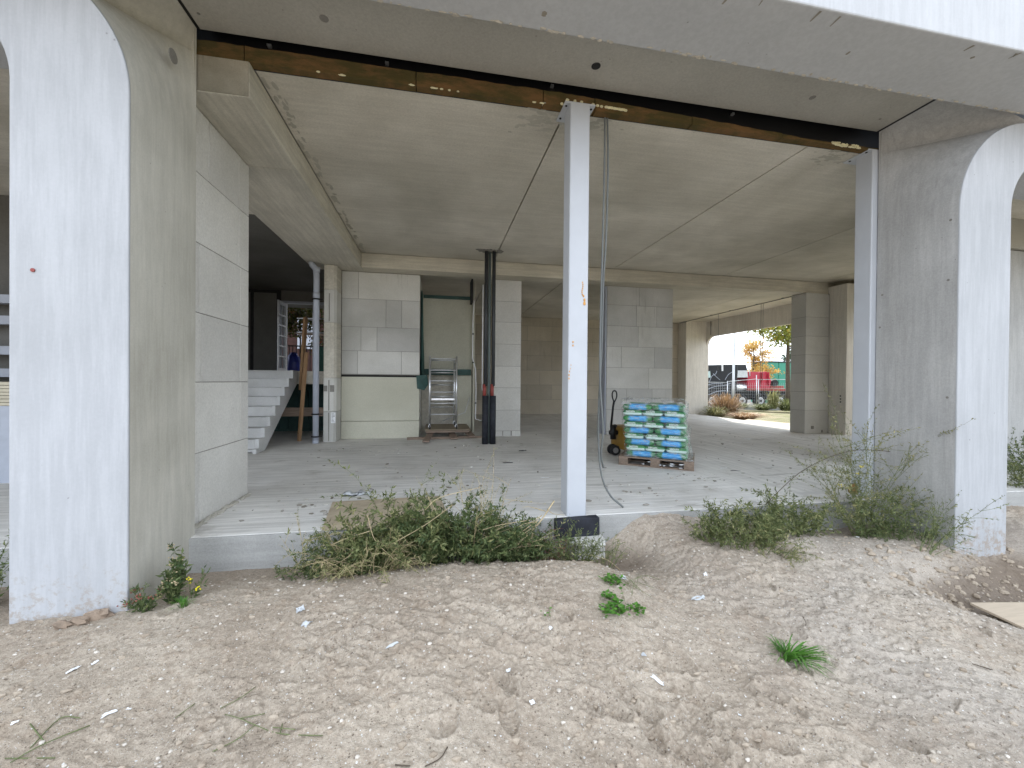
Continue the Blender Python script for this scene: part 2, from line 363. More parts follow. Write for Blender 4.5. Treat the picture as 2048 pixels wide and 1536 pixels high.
tl = arch('concrete_pier', -1, -1.97, -2.82, 3.15, .85, -2.61, -3.11, 3.16, .5, -9, 'pale concrete arch pier at the left of the opening, weeds growing at its foot', 'pier2')
tr = arch('concrete_pier', 1, 4.97, 5.92, 3.00, .95, 5.63, 6.19, 3.06, .56, 14, 'grey streaked concrete arch pier at the right of the opening, tall sprays in front', 'pier3')
c = at(65, 540, 3.035); MB().disc((c[0], 3.036, c[2]), .012, 'y', .006, 10).build('red_mark', M['red'], tl)
for q in ((1712, 1180),): pass
mk = MB(); c = atx(345, 112, -1.97); mk.disc((-1.966, c[1], c[2]), .05, 'x', .006, 20); mk.build('plug', M['grout'], tl)
mk = MB()
for px, py in ((1740, 438), (1902, 440), (1897, 560), (1765, 590), (1760, 655), (1895, 795)):
    c = atx(px, py, 4.97); mk.disc((4.968, c[1], c[2]), .012, 'x', .006, 10)
mk.build('plug', M['grout'], tr)
ov = MB().box(-9, 14, 2.45, 3.03, 4.0, 5.9)
ovo = ov.build('balcony_beam', M['facade'], bev=.012)
rg = random.Random(41); st_ = MB(); cr_ = MB()
for i in range(26):
    x = rg.uniform(-1, 7.5); l_ = rg.uniform(.02, .11); w_ = rg.uniform(.004, .014); y = 2.464+rg.random()*.02; a = rg.uniform(-.03, .03)
    st_.add([(x-w_, y, 3.9985), (x+w_, y, 3.9985), (x+w_*.6+a, y+l_, 3.9985), (x-w_*.4+a, y+l_, 3.9985)], [(0, 1, 2, 3)])
for i in range(3): x = rg.uniform(0, 5); st_.blob((x, rg.uniform(2.5, 2.95), 3.9985), rg.uniform(.01, .03), rg.uniform(.01, .02), .0012, rg, 1, .5)
for i in range(150): x = rg.uniform(-1, 7.5); cr_.blob((x, 3.015+rg.uniform(-.03, .01)*rg.random(), 3.998), rg.uniform(.006, .03), rg.uniform(.005, .014), rg.uniform(.003, .008), rg, 1, .4)
st_.build('drip_stain', concrete('drip_stain', (.27, .24, .20), (.36, .33, .28), None, .2, 2, .1, seed=30), ovo); cr_.build('concrete_crumb', M['soffit'], ovo)
tag(ovo, 'bright front face of the overhanging concrete balcony above the opening', 'balcony')
sm = MB()
for cx, cy, n_ in ((1.08, 3.98, 40), (1.62, 4.02, 26), (4.6, 4.0, 34), (1.0, 4.15, 20)):
    for i in range(n_): sm.blob((cx+rg.gauss(0, .11), cy+rg.gauss(0, .07), 4.0), rg.uniform(.01, .06), rg.uniform(.008, .03), rg.uniform(.0015, .004), rg, 1, .4)
for i in range(60):
    q = rg.random(); sm.blob((-1.50+rg.gauss(0, .03), 3.95+q*5, 4.0), rg.uniform(.01, .04), rg.uniform(.02, .10), .0025, rg, 1, .4)
M['smear'] = concrete('mortar_smear', (.44, .42, .36), (.54, .51, .44), None, .2, 3, .4, seed=22)
tag(sm.build('mortar_smears', M['smear']), kind='stuff')
lp = MB().prism([(-1.945, 3.035), (4.945, 3.035), (4.945, 3.79), (-1.945, 3.79)], 4.2, 4.6, 'z')
lpo = lp.build('lintel_panel', M['lintel'], bev=.004); tag(lpo, 'smooth grey concrete lintel panel with a drilled hole, spanning between the piers', 'lintel')
MB().box(-2.0, -1.90, 3.04, 3.79, 4.605, 4.62).box(4.90, 5.02, 3.04, 3.79, 4.605, 4.62).box(4.9455, 4.985, 3.04, 3.79, 4.202, 4.25).box(-1.985, -1.9455, 3.04, 3.79, 4.202, 4.25).build('joint_cover', M['black'], lpo)
h = MB()
c = atz(1192, 132, 4.2); h.disc((c[0], c[1], 4.2), .042, 'z', .006); h.build('hole', M['dark'], lpo)
h = MB()
for px, py, r in ((397, 27, .012), (1760, 238, .012), (648, 37, .035), (1148, 38, .0), (1625, 195, .03)):
    if r: c = atz(px, py, 4.2); h.disc((c[0], c[1], 4.2), r, 'z', .004)
h.build('stain', M['grout'], lpo)
bk = MB().box(-2.3, 5.3, 3.885, 3.90, 4.0, 4.41); bk.box(-2.3, 5.3, 3.80, 3.885, 4.36, 4.41)
bm = bk.build('sealing_membrane', M['black']); tag(bm, 'black membrane filling the gap between lintel panel and timber insulation strip', 'membrane')
for px, py in ((540, 92), (775, 127), (1105, 172), (1466, 228)):
    c = at(px, py, 3.87); MB().box(c[0]-.012, c[0]+.012, 3.86, 3.884, c[2]-.012, c[2]+.012).box(c[0]-.02, c[0]-.012, 3.85, 3.884, c[2]-.012, c[2]+.006).build('clip', M['galv'], bm)
k = NT('insulation', .9, .1); p = k.pos((1, 1, 3))
k.color(k.mix(k.ramp(k.noise(p, 3.0, 7, .7), .42, .62), (.085, .068, .028), (.175, .10, .045))); k.bump(k.noise(p, 22, 5), .7, .01); M['ins'] = k.m
t = thing('insulation_strip', 'yellow brown mineral wool strip along the ceiling edge, fraying to the right', 'insulation', (1.5, 3.86, 4))
xs = np.linspace(-1.96, 4.96, 60); rg = random.Random(3)
def instop(x): return 4.0+(.125 if x < 1.2 else max(.018, .125-.037*(x-1.2)))
bx = [-2.25, -1.62, -.2, 1.0, 1.53, 2.6, 3.7, 5.2]
for a, b in zip(bx[:-1], bx[1:]):
    m = MB(); n = 14; u = np.linspace(a+.004, b-.004, n); po = [(x, 3.993+rg.uniform(-.004, .004)) for x in u]+[(x, instop(x)+rg.uniform(-.006, .006)) for x in u[::-1]]
    m.prism(po, 3.795+rg.uniform(0, .008), 3.88); m.build('wool_board', M['ins'], t)
m = MB()
for px, py in ((1135, 200), (1150, 202), (1163, 204), (1186, 209), (1195, 211), (1203, 213), (1124, 208)):
    c = at(px, py, 3.79); m.blob((c[0], 3.79, c[2]), .018, .012, .012, rg)
for i in range(14): c = at(1212+i*3, 214+i*.5, 3.79); m.blob((c[0], 3.79, c[2]), .018, .012, .012, rg)
for i in range(12): x = rg.uniform(-1.3, 1.1); m.blob((x, 3.80, 3.995), rg.uniform(.01, .035), .01, .006, rg)
for i in range(26): x = rg.uniform(4.35, 4.72); m.blob((x, 3.80, 4.0+rg.uniform(-.01, .02)), rg.uniform(.01, .035), .012, .01, rg)
m.build('foam_bead', M['foam'], t)
# ------------------------------------------------------------------ steel columns
def column(x0, y0, label, grp='primed steel columns'):
    t = thing('steel_column', label, 'column', (x0+.1, y0+.1, 0), grp)
    m = MB(); S = .198; r = .014; po = []
    for cx, cy, a in ((x0+S-r, y0+r, -90), (x0+S-r, y0+S-r, 0), (x0+r, y0+S-r, 90), (x0+r, y0+r, 180)):
        for i in range(5): po.append((cx+r*math.cos(rad(a+i*22.5)), cy+r*math.sin(rad(a+i*22.5))))
    m.prism(po, -.02, 3.985, 'z'); m.build('shaft', M['steel'], t)
    MB().box(x0-.055, x0+S+.055, y0-.0, y0+.30, 3.984, 3.999).build('cap_plate', M['steel'], t, bev=.002)
    for dx, dy in ((-.028, .05), (S+.028, .05), (-.028, .24), (S+.028, .24)):
        b = MB(); b.tube([(x0+dx, y0+dy, 3.978), (x0+dx, y0+dy, 3.984)], .012, 6, False); b.build('bolt', M['black'], t)
    return t
c1 = column(1.252, 3.722, 'free standing white primed steel column with orange foam drips, in the middle of the opening')
c2 = column(4.897, 3.79, 'shaded grey steel column standing tight against the right concrete pier')
rg = random.Random(8)
def drip(pts, t):
    m = MB()
    for px, py, r in pts: c = at(px, py, 3.72); m.blob((c[0], 3.72, c[2]), r, .005, r*1.5, rg, 1, .15)
    m.build('foam_drip', M['foamo'], t)
drip([(1165+math.sin(i)*1.0, 565+i*4, .006) for i in range(7)]+[(1167, 592, .009), (1169, 600, .011), (1169, 607, .013)], c1)
drip([(1146, 684, .007), (1146, 691, .007)], c1); drip([(1142, 730, .004), (1141, 737, .004), (1139, 743, .006), (1138, 750, .007), (1138, 757, .007)], c1)
t = thing('column_foot', 'black rubber pad and rough mortar bed under the free standing steel column', 'pad', (1.33, 3.6, -.1))
MB().obox((1.335, 3.67, -.085), .215, .045, .085, Matrix.Rotation(rad(-1.5), 3, 'Y')).build('pad', M['foamb'], t, bev=.004)
m = MB(); m.box(1.28, 1.57, 3.54, 3.76, -.36, -.168)
for i in range(14): m.blob((1.25+rg.uniform(0, .3), 3.56+rg.uniform(-.04, .04), -.19+rg.uniform(-.04, .0)), .04, .03, .02, rg)
m.build('mortar_bed', M['block2'], t)
# ------------------------------------------------------------------ block walls
def blocks_y(m, y, x0, x1, zs, joints, depth=.2, g=.0035, face=-1):
    for i in range(len(zs)-1):
        js = [x0]+[j for j in sorted(joints[i % len(joints)])  if x0 < j < x1]+[x1]
        for a, b in zip(js[:-1], js[1:]): m.box(a+g, b-g, y, y+depth, zs[i]+g, zs[i+1]-g)
def blocks_x(m, x, y0, y1, zs, joints, depth=-.2, g=.0035):
    for i in range(len(zs)-1):
        js = [y0]+[j for j in sorted(joints[i % len(joints)]) if y0 < j < y1]+[y1]
        for a, b in zip(js[:-1], js[1:]): m.box(x, x+depth, a+g, b-g, zs[i]+g, zs[i+1]-g)
t = thing('block_wall', 'white lime block wall end just behind the left pier', 'wall', (-2.2, 4.5, 0))
m = MB(); blocks_x(m, -2.088, 3.79, 5.035, [0.0, .635, 1.27, 1.89, 2.51, 3.13, 3.695], [[4.08], [4.86], [4.10, 4.84], [4.84, 4.07], [4.80], [4.22, 4.80]], -.25)
m.build('block', M['block2'], t, bev=.003); MB().box(-2.33, -2.093, 3.80, 5.03, 0, 3.695).build('mortar', M['grout'], t)
m = MB(); rg = random.Random(5)
for i in range(60): y = rg.uniform(3.8, 5.0); m.blob((-2.07+rg.uniform(-.012, .03), y, .004), rg.uniform(.01, .03), rg.uniform(.02, .06), rg.uniform(.006, .018), rg)
m.build('mortar_spill', M['smear'], t)
t = thing('wall_panel', 'block wall with smooth cast lower half, between downpipe and scaffold recess', 'wall', (-1.2, 9.5, 0))
m = MB(); blocks_y(m, 9.4, -2.045, -.372, [1.432, 1.95, 2.48, 3.10, 3.695], [[-1.71, -.77], [-1.64, -1.30], [-1.11, -.77], [-1.70]], .2, .0035)
m.build('block', M['block'], t, bev=.003); MB().box(-2.04, -.38, 9.408, 9.59, 1.43, 3.695).build('mortar', M['grout'], t)
m = MB(); m.box(-2.045, -.372, 9.385, 9.60, 0, .385).box(-2.045, -.372, 9.392, 9.60, .392, 1.375); m.build('cast_panel', M['panelc'], t, bev=.01)
MB().box(-2.045, -.372, 9.36, 9.42, 1.418, 1.43).build('ledge', M['grout'], t); MB().box(-2.045, -.38, 9.41, 9.59, 1.376, 1.417).build('gap', M['dark'], t)
m = MB(); blocks_x(m, -.372, 9.605, 10.6, [1.432, 1.95, 2.48, 3.10, 3.695], [[], [10.1]], -.2); m.box(-.57, -.372, 9.605, 10.6, 0, 1.42); m.build('return_wall', M['block'], t)
t = thing('corner_column', 'narrow block column with a taped note, beside the grey downpipe', 'column', (-2.17, 9.1, 0))
m = MB(); pl = [(-2.295, 8.95), (-2.10, 8.95), (-2.055, 9.0), (-2.05, 9.39), (-2.295, 9.39)]
for a, b in ((0, .64), (.64, 1.34), (2.50, 3.18)): m.prism(pl, a+.003, b-.003, 'z')
m.build('block', M['block'], t, bev=.003); m = MB()
for a, b in ((1.34, 2.50), (3.18, 3.695)): m.prism(pl, a+.003, b-.003, 'z')
m.build('rough_block', M['beamc'], t, bev=.003)
m = MB(); m.box(-2.20, -2.18, 8.944, 8.95, 0.02, .62).box(-2.20, -2.18, 8.944, 8.95, .66, 1.3).box(-2.20, -2.18, 8.944, 8.95, 2.52, 3.1); m.build('slot', M['grout'], t)
m = MB(); m.box(-2.29, -2.22, 8.945, 8.95, 1.06, 1.18).box(-2.17, -2.085, 8.945, 8.95, 1.05, 1.19); m.build('patch', M['grout'], t)
a = at(662, 825, 8.945); b = at(671, 846, 8.945); nn = MB().box(a[0], b[0], 8.938, 8.942, b[2], a[2]).build('paper_note', M['white'], t)
m = MB()
for i in range(7):
    z = a[2]-.03-i*.028; m.box(a[0]+.012, b[0]-.012-rg.uniform(0, .03), 8.934, 8.9375, z, z+.007)
m.build('scribble', M['dark'], nn)
t = thing('block_pier', 'white lime block pier standing behind the two black pipes', 'pier', (1.65, 9.6, 0))
zs = [0.13, .62, 1.15, 1.66, 2.18, 2.70, 3.19, 3.695]
m = MB(); blocks_y(m, 9.4, 1.335, 1.985, zs, [[]], .45); m.build('block', M['block2'], t, bev=.003)
m = MB()
for a, b in ((1.335, 1.55), (1.57, 1.75), (1.78, 1.985)): m.box(a, b, 9.4, 9.85, .0, .125)
m.build('base_course', M['block'], t); MB().box(1.34, 1.98, 9.406, 9.845, .01, 3.69).build('mortar', M['grout'], t)
t = thing('block_wall', 'wide white lime block wall behind the pallet of bags, rusty drips at the top', 'wall', (5.05, 9.6, 0))
zs = [0, .07, .62, 1.14, 1.67, 2.19, 2.71, 3.23, 3.695]
m = MB(); blocks_y(m, 9.4, 4.16, 5.955, zs, [[4.8, 5.3], [4.6, 5.3], [5.4, 4.7], [5.3], [4.55, 5.45], [5.0], [4.95, 5.5], [5.02]], .35)
m.build('block', M['block'], t, bev=.003); MB().box(4.165, 5.95, 9.407, 9.74, .01, 3.69).build('mortar', M['grout'], t)
MB().box(4.125, 4.155, 9.42, 9.74, 0, 3.69).build('dark_edge', M['pvc'], t)
t = thing('block_wall', 'long beige block wall closing the rear room, seen between the two front block walls', 'wall', (4, 16.3, 0))
m = MB(); zs = [0, .58, 1.17, 1.76, 2.35, 2.94, 3.53, 3.875]
blocks_y(m, 15.75, -2.1, 10.34, zs, [[-1+i*1.02 for i in range(12)], [-.5+i*1.02 for i in range(12)]], .2, .004); m.build('block', M['blockb'], t)
MB().box(-2.1, 10.34, 15.757, 15.94, 0, 3.875).build('mortar', M['grout'], t)
t = thing('block_pier', 'white lime block pier at the near side of the street opening', 'pier', (9.9, 9.2, 0))
zs = [0, .61, 1.10, 1.59, 2.07, 2.56, 3.06, 3.695]
m = MB(); blocks_y(m, 8.951, 9.50, 10.235, zs, [[]], .448); m.build('block', M['block2'], t, bev=.003)
MB().box(9.507, 10.23, 8.958, 9.39, 0, 3.69).build('mortar', M['grout'], t)
m = MB(); m.box(9.70, 9.78, 8.94, 8.95, .12, .2).box(10.02, 10.06, 8.94, 8.95, .03, .09); m.build('stain', M['grout'], t)
# ------------------------------------------------------------------ beams
t = thing('concrete_beam', 'deep concrete beam running back from the left pier under the ceiling', 'beam', (-2.1, 6, 3.7))
MB().box(-2.62, -1.58, 3.806, 5.026, 3.70, 4.0).build('beam_body', M['beamc'], t, bev=.006); MB().box(-2.62, -1.585, 3.797, 3.8055, 3.705, 3.995).build('beam_end', M['stainc'], t)
MB().box(-2.62, -1.58, 5.036, 9.4, 3.70, 4.0).build('beam_body', M['beamc'], t, bev=.006)
t = tag(MB().box(-1.577, 10.24, 9.0, 9.4, 3.70, 4.0).build('cross_beam', M['xbeam'], bev=.006), 'long beige concrete cross beam over the block walls at the rear of the hall', 'beam')
# ------------------------------------------------------------------ street-side arcade (runs in depth at X=10.25)
t = thing('arcade_wall', 'concrete side wall with a round cornered opening onto the street', 'wall', (10.5, 9, 0))
def opening(y0, y1, zt, r): return [(y0, zt-r)]+[(y0+r-r*math.cos(a), zt-r+r*math.sin(a)) for a in np.linspace(0, math.pi/2, 8)][1:]+[(y1-r+r*math.sin(a), zt-r+r*math.cos(a)) for a in np.linspace(0, math.pi/2, 8)]
MB().box(10.25, 11.2, 15.2, 16.4, -.6, 3.88).build('far_jamb', M['arcade'], t, bev=.01)
MB().box(10.25, 11.2, 8.5, 9.3, -.6, 3.875).build('near_jamb', M['arcade'], t, bev=.01)
zt = 3.235; op = opening(9.0, 15.2, zt, .42); op2 = opening(3.6, 8.7, zt, .42)
m = MB().prism([(8.7, -.6), (9.0, -.6)]+op+[(15.2, -.6), (16.4, -.6), (16.4, 4.0), (8.7, 4.0)], 11.2, 11.3, 'x'); m.build('arch_bay', M['arcade'], t)
m = MB().prism([(3.2, -.6), (3.6, -.6)]+op2+[(8.7, -.6), (8.696, 4.0), (3.2, 4.0)], 11.2, 11.3, 'x'); m.build('arch_bay', M['arcade'], t)
m = MB()
for i, py in enumerate((792, 798, 804)):
    c = atx(1681, py, 10.25); m.disc((10.247, c[1], c[2]), .02, 'x', .006, 10)
m.build('hole', M['dark'], t)
MB().box(11.19, 11.203, 14.92, 14.94, 3.3, 3.875).build('joint', M['dark'], t)
m = MB(); m.tube([(10.2, 15.6, 3.855), (10.2, 12, 3.855), (10.2, 9.45, 3.855)], .012, 6)
for y in (10.4, 11.4, 12.6, 13.6): m.box(10.18, 10.22, y-.02, y+.02, 3.85, 3.88)
tag(m.build('ceiling_conduit', M['cable']), 'thin grey conduit fixed along the rear room ceiling', 'conduit')
for i, (px, pb, lab) in enumerate(((1437, 740, 'single thin wire hanging from the rear ceiling, left of the pair'), (1522, 766, 'left wire of the pair hanging in the street opening'), (1526, 762, 'right wire of the pair hanging in the street opening'))):
    c = atx(px, 640, 10.2); Y = c[1]; b = at(px+1, pb, Y)
    tag(MB().tube([(10.2, Y, 3.85), (10.21, Y+.01, 3.2), (10.19, Y, 2.4), (10.2, Y, b[2])], .007, 6).build('hanging_wire', M['cable']), lab, 'wire', 'wires hanging from the rear ceiling')
# ------------------------------------------------------------------ neighbour bays
m = MB(); t = thing('block_wall', 'grey wall of the neighbouring bay, right of the right pier', 'wall', (8, 5.1, 0))
MB().box(6.6, 14, 4.95, 5.2, -.34, 3.5).build('wall_face', M['pier3'], t); MB().box(6.6, 14, 4.9, 5.3, 3.52, 4.3).build('lintel', M['lintel'], t)
# ------------------------------------------------------------------ stair room at the left rear
t = thing('staircase', 'precast grey concrete staircase climbing to the rear door landing', 'staircase', (-3.7, 8.6, 0))
ys = [7.83, 8.07, 8.315, 8.555, 8.80, 9.04, 9.28, 9.53]; zt_ = [.235, .41, .59, .775, .955, 1.135, 1.315, 1.495]
po = [(7.72, 0.03), (7.83, .0), (8.02, .0)]
po += [(9.72, 1.20), (9.78, 1.495), (9.53, 1.495)]
for i in range(7, 0, -1): po += [(ys[i], zt_[i-1]-.0), (ys[i-1]-.02, zt_[i-1])]
po += [(7.81, .07), (7.72, .07)]
MB().prism(po, -4.6, -3.13, 'x').build('flight', M['stairc'], t, bev=.006)
po2 = [(7.70, 0.0), (8.05, 0.0), (9.74, 1.18), (9.80, 1.30), (9.80, 1.50), (9.50, 1.50)]
for i in range(7, 0, -1): po2 += [(ys[i]-.03, zt_[i-1]+.01), (ys[i-1]-.03, zt_[i-1]+.01)]
po2 += [(7.80, .08), (7.70, .08)]
MB().prism(po2, -3.128, -3.06, 'x').build('stringer', M['stairc'], t, bev=.008)
m = MB()
for i in range(8): m.box(-4.6, -3.13, ys[i]-.028, ys[i]-.003, zt_[i]-.03, zt_[i]-.004)
m.build('nosing', M['stairc'], t, bev=.004)
tag(MB().box(-8, -2.31, 9.9, 13.3, 1.20, 1.495).build('landing_slab', M['beamc'], bev=.006), 'raised concrete landing slab at the head of the stairs', 'landing')
t = thing('shoring_board', 'horizontal grey plank nailed behind the downpipe, below the landing', 'plank', (-2.9, 9.5, .6))
MB().box(-3.45, -2.31, 9.48, 9.52, .50, .69).build('plank', M['woodx'], t, bev=.003)
t = thing('board_screen', 'dark upright boards closing the void under the landing', 'screen', (-4, 11, 0))
m = MB()
for i in range(26): m.box(-8+i*.23, -8+i*.23+.222, 11, 11.03, 0, 1.2)
m.build('board', M['greenf'], t)
def prop(a, b, w, h, label, name='timber_prop'):
    t = thing(name, label, 'timber', tuple(a), 'loose timbers by the stairs'); MB().beam(a, b, w, h).build('post', M['wood'], t, bev=.004); return t
prop(at(598, 884, 9.2), at(613, 705, 9.3), .085, .05, 'long rough timber leaning from the floor in front of the downpipe')
prop(at(602, 780, 9.75), at(611, 635, 9.85), .06, .08, 'upper shorter timber leaning on the landing edge')
t = thing('downpipe', 'grey plastic downpipe with black clamps beside the corner column', 'pipe', (-2.41, 8.85, 0))
m = MB(); m.tube([(-2.415, 8.85, 0.0), (-2.415, 8.85, 3.44), (-2.43, 8.85, 3.56), (-2.50, 8.85, 3.64), (-2.52, 8.85, 3.70)], .058, 16)
m.build('pipe', M['pvc'], t); m = MB()
for z in (2.98, 3.5): m.tube([(-2.415, 8.85, z), (-2.415, 8.85, z+.10)], .065, 16)
m.tube([(-2.415, 8.85, 0), (-2.415, 8.85, .06)], .06, 16); m.build('socket', M['pvc'], t)
for z in (.12, .58, 2.93):
    m = MB(); m.tube([(-2.415, 8.85, z), (-2.415, 8.85, z+.03)], .066, 16); m.box(-2.36, -2.29, 8.84, 8.86, z+.005, z+.025); m.box(-2.50, -2.48, 8.84, 8.86, z, z+.03); m.build('clamp', M['black'], t)
# rear wall of the stair room, with door opening
t = thing('rear_wall', 'dark grey rear wall around the open door above the landing', 'wall', (-4.5, 13.4, 1.5))
dx0, dx1, dz = at(560, 700, 13.3)[0], -2.6, at(600, 604, 13.3)[2]
m = MB(); m.box(-9, dx0, 13.3, 13.5, 1.2, 4.0).box(dx0, dx1, 13.3, 13.5, dz, 4.0).box(dx1, -2.0, 13.3, 13.5, 0, 4.0).box(-9, -2.6, 13.3, 13.5, -.3, 1.2).build('wall_face', M['shadew'], t)
MB().box(-2.30, -2.08, 9.62, 13.3, 0, 4.0).build('side_wall', M['shadew'], t); MB().box(-9.2, -9, 3.8, 13.5, 0, 4.0).build('far_wall', M['shadew'], t)
MB().box(-9, -5.75, 7.3, 7.45, 0, 4.0).build('light_block_wall', M['shadew'], t); MB().box(-5.9, -5.75, 7.46, 13.3, 0, 4.0).build('light_block_wall', M['shadew'], t)  # unseen walls added to keep daylight out of the stair room
a = at(500, 586, 13.28); b = at(553, 740, 13.28)
m = MB(); m.box(a[0]-.5, b[0]+.12, 13.26, 13.285, a[2]+.03, a[2]+.12).box(b[0], b[0]+.12, 13.262, 13.285, 1.5, a[2]+.028); m.box(a[0]+.02, a[0]+.10, 13.262, 13.285, 1.5, a[2]+.028); m.build('dark_trim', M['dark'], t)
t = thing('door_frame', 'white metal door frame with its narrow leaf standing open, top of the stairs', 'door', (dx0, 13.25, 1.5))
m = MB(); m.box(dx0-.01, dx0+.07, 13.2, 13.3, 1.5, dz).box(dx0, dx1, 13.2, 13.3, dz-.07, dz); m.box(dx0+.12, dx0+.16, 13.2, 13.28, 1.5, dz-.075); m.build('frame', M['pvc'], t)
m = MB(); x = dx0+.2; m.box(x, x+.04, 12.5, 13.2, 1.5, 1.62).box(x, x+.04, 12.5, 13.2, dz-.2, dz-.1).box(x, x+.04, 12.5, 12.56, 1.62, dz-.2).box(x, x+.04, 13.1, 13.19, 1.62, dz-.2)
for i in range(5): m.box(x, x+.04, 12.56, 13.1, 1.95+i*.3, 1.985+i*.3)
m.build('leaf', M['galv'], t)
tag(MB().box(-30, -2.6, 13.5, 60, 1.1, 1.44).build('terrace', M['floor']), kind='structure')
# outside behind the door
rg = random.Random(21)
t = thing('railing', 'black metal railing with thin bars beyond the rear door', 'railing', (-4.3, 14.8, 1.44))
m = MB(); m.box(-6, -3.3, 14.8, 14.83, 2.42, 2.46).box(-6, -3.3, 14.8, 14.83, 1.55, 1.58)
for i in range(25): m.box(-6+i*.11, -6+i*.11+.02, 14.805, 14.825, 1.58, 2.42)
m.build('bars', M['black'], t)
a = at(575, 742, 14.2); b = at(598, 708, 14.2)
t = thing('blue_bag', 'dark blue sack standing outside the rear door', 'bag', (a[0], 14.2, 1.44))
M['blue'] = plain('blue_plastic', (.02, .03, .22), .4, 0, .3); m = MB(); m.blob(((a[0]+b[0])/2, 14.25, 1.78), .22, .18, .42, rg, 3, .08); m.build('sack', M['blue'], t)
M['gtarp'] = plain('green_tarp', (.03, .12, .09), .6)
t = thing('green_cover', 'green plastic sheet folded over the landing edge behind the downpipe', 'sheet', (-2.8, 13, 1.5))
a = at(600, 748, 12.9); MB().box(a[0], -2.5, 12.4, 13.1, 1.497, 1.53).box(a[0]+.4, -2.5, 13.12, 13.19, 1.53, 2.3).build('sheet', M['gtarp'], t, bev=.01)
def leaf_cloud(mb, n, cen, rad_, size, rg, up=.3):
    for i in range(n):
        while True:
            q = [rg.uniform(-1, 1) for _ in range(3)]
            if q[0]**2+q[1]**2+q[2]**2 < 1: break
        c = Vector((cen[0]+q[0]*rad_[0], cen[1]+q[1]*rad_[1], cen[2]+q[2]*rad_[2]))
        d = Vector((rg.gauss(0, 1), rg.gauss(0, 1), rg.gauss(0, 1)+up)).normalized(); e = d.cross(Vector((rg.gauss(0, 1), rg.gauss(0, 1), rg.gauss(0, 1)))).normalized()
        s_ = size*rg.uniform(.6, 1.3); mb.add([c-d*s_, c+e*s_*.45, c+d*s_, c-e*s_*.45], [(0, 1, 2, 3)])
M['hedge'] = leafmat('hedge_leaf', (.012, .02, .008), (.10, .11, .02), (.22, .07, .03))
t = thing('ivy_hedge', 'dark hedge with yellow and red leaves beyond the rear door', 'hedge', (-5, 17, 1.4))
m = MB()
for i in range(12): leaf_cloud(m, 620, (-7.3+i*.42, 17+rg.uniform(-.2, .2), 3.3+rg.uniform(-.6, .7)), (.6, .5, .8), .075, rg)
m.build('foliage', M['hedge'], t)
m = MB()
for i in range(10): m.tube([(-7+i*.45, 17, 1.4), (-7+i*.45+rg.uniform(-.3, .3), 17, 4.0)], .03, 5)
m.build('stem', M['bark'], t)
t = thing('brick_house', 'dark brick house behind the hedge beyond the rear door', 'house', (-6, 24, 1.4))
MB().box(-16, 2, 24, 30, 1.1, 8).build('wall', plain('dark_brick', (.05, .022, .018), .9, 0, .3, 4), t)
MB().prism([(-16.4, 8), (2.4, 8), (2.4, 8.3), (-7, 12), (-16.4, 8.3)], 23.6, 30.4).build('roof', M['dark'], t)
for x in (-9.5, -7.5): MB().box(x, x+1.1, 23.95, 24.02, 3, 4.6).build('window', M['pvc'], t)
t = thing('facade_scaffold', 'pale tube scaffold standing outside the rear door', 'scaffold', (-3.8, 15.8, 1.44))
m = MB()
for x in (-4.35, -3.3):
    for y in (15.6, 16.2): m.tube([(x, y, 1.44), (x, y, 6)], .03, 6)
for z in (2.5, 3.0, 3.5, 4.5): m.tube([(-4.9, 15.6, z), (-2.6, 15.6, z)], .03, 6)
m.build('tube', M['galv'], t); MB().box(-5, -2.6, 15.6, 16.2, 2.96, 3.0).build('deck', M['woodx'], t)
# ------------------------------------------------------------------ recess with the rolling scaffold
t = thing('shaft_lining', 'beige lining panels of the recess behind the rolling scaffold', 'panel', (.3, 10.6, 0))
MB().box(-.36, .925, 10.60, 10.7, 1.58, 3.50).build('upper_panel', M['panelc'], t); MB().box(-.36, .925, 10.605, 10.7, 0, 1.57).build('lower_panel', M['beamc'], t)
MB().box(.42, .90, 10.42, 10.46, .08, 1.44).build('board', M['plyl'] if 0 else M['panelc'], t)
MB().box(-.33, .925, 10.55, 10.60, 3.42, 3.50).build('trim', M['greenf'], t); MB().box(.925, .97, 10.35, 10.7, 0, 3.96).build('edge_strip', M['panelc'], t)
MB().box(.86, .90, 10.2, 10.6, 3.3, 3.9).build('dark_strip', M['dark'], t)
m = MB(); m.tube([tuple(at(x, y, 9.95)) for x, y in ((948, 601), (946, 640), (945, 716), (951, 738), (952, 780), (951, 838), (962, 841))], .014, 8)
t = thing('white_conduit', 'thin white bent conduit right of the rolling scaffold', 'conduit', (.87, 9.95, 0)); m.build('tube', M['white'], t)
m = MB()
for x, y in ((946, 668), (946, 725), (951, 806)): c = at(x, y, 9.95); m.box(c[0]-.02, c[0]+.02, 9.93, 9.97, c[2]-.015, c[2]+.015)
m.build('clip', M['black'], t)
t = thing('hanging_tarpaulin', 'dark green tarpaulin hanging down the recess edge', 'tarpaulin', (-.31, 9.7, 1.4))
m = MB(); rg = random.Random(2); n = 16; top = [(-.35+.015*math.sin(i*1.3), 9.62+i*.04, 3.4) for i in range(n)]; bot = [(-.33+.05*math.sin(i*1.1), 9.55+i*.045, 1.25+.1*math.sin(i*.7)) for i in range(n)]
vs = top+bot; m.add(vs, [(i, i+1, n+i+1, n+i) for i in range(n-1)], True); o = m.build('sheet', M['greenf'], t)
md = o.modifiers.new('s', 'SOLIDIFY'); md.thickness = .01
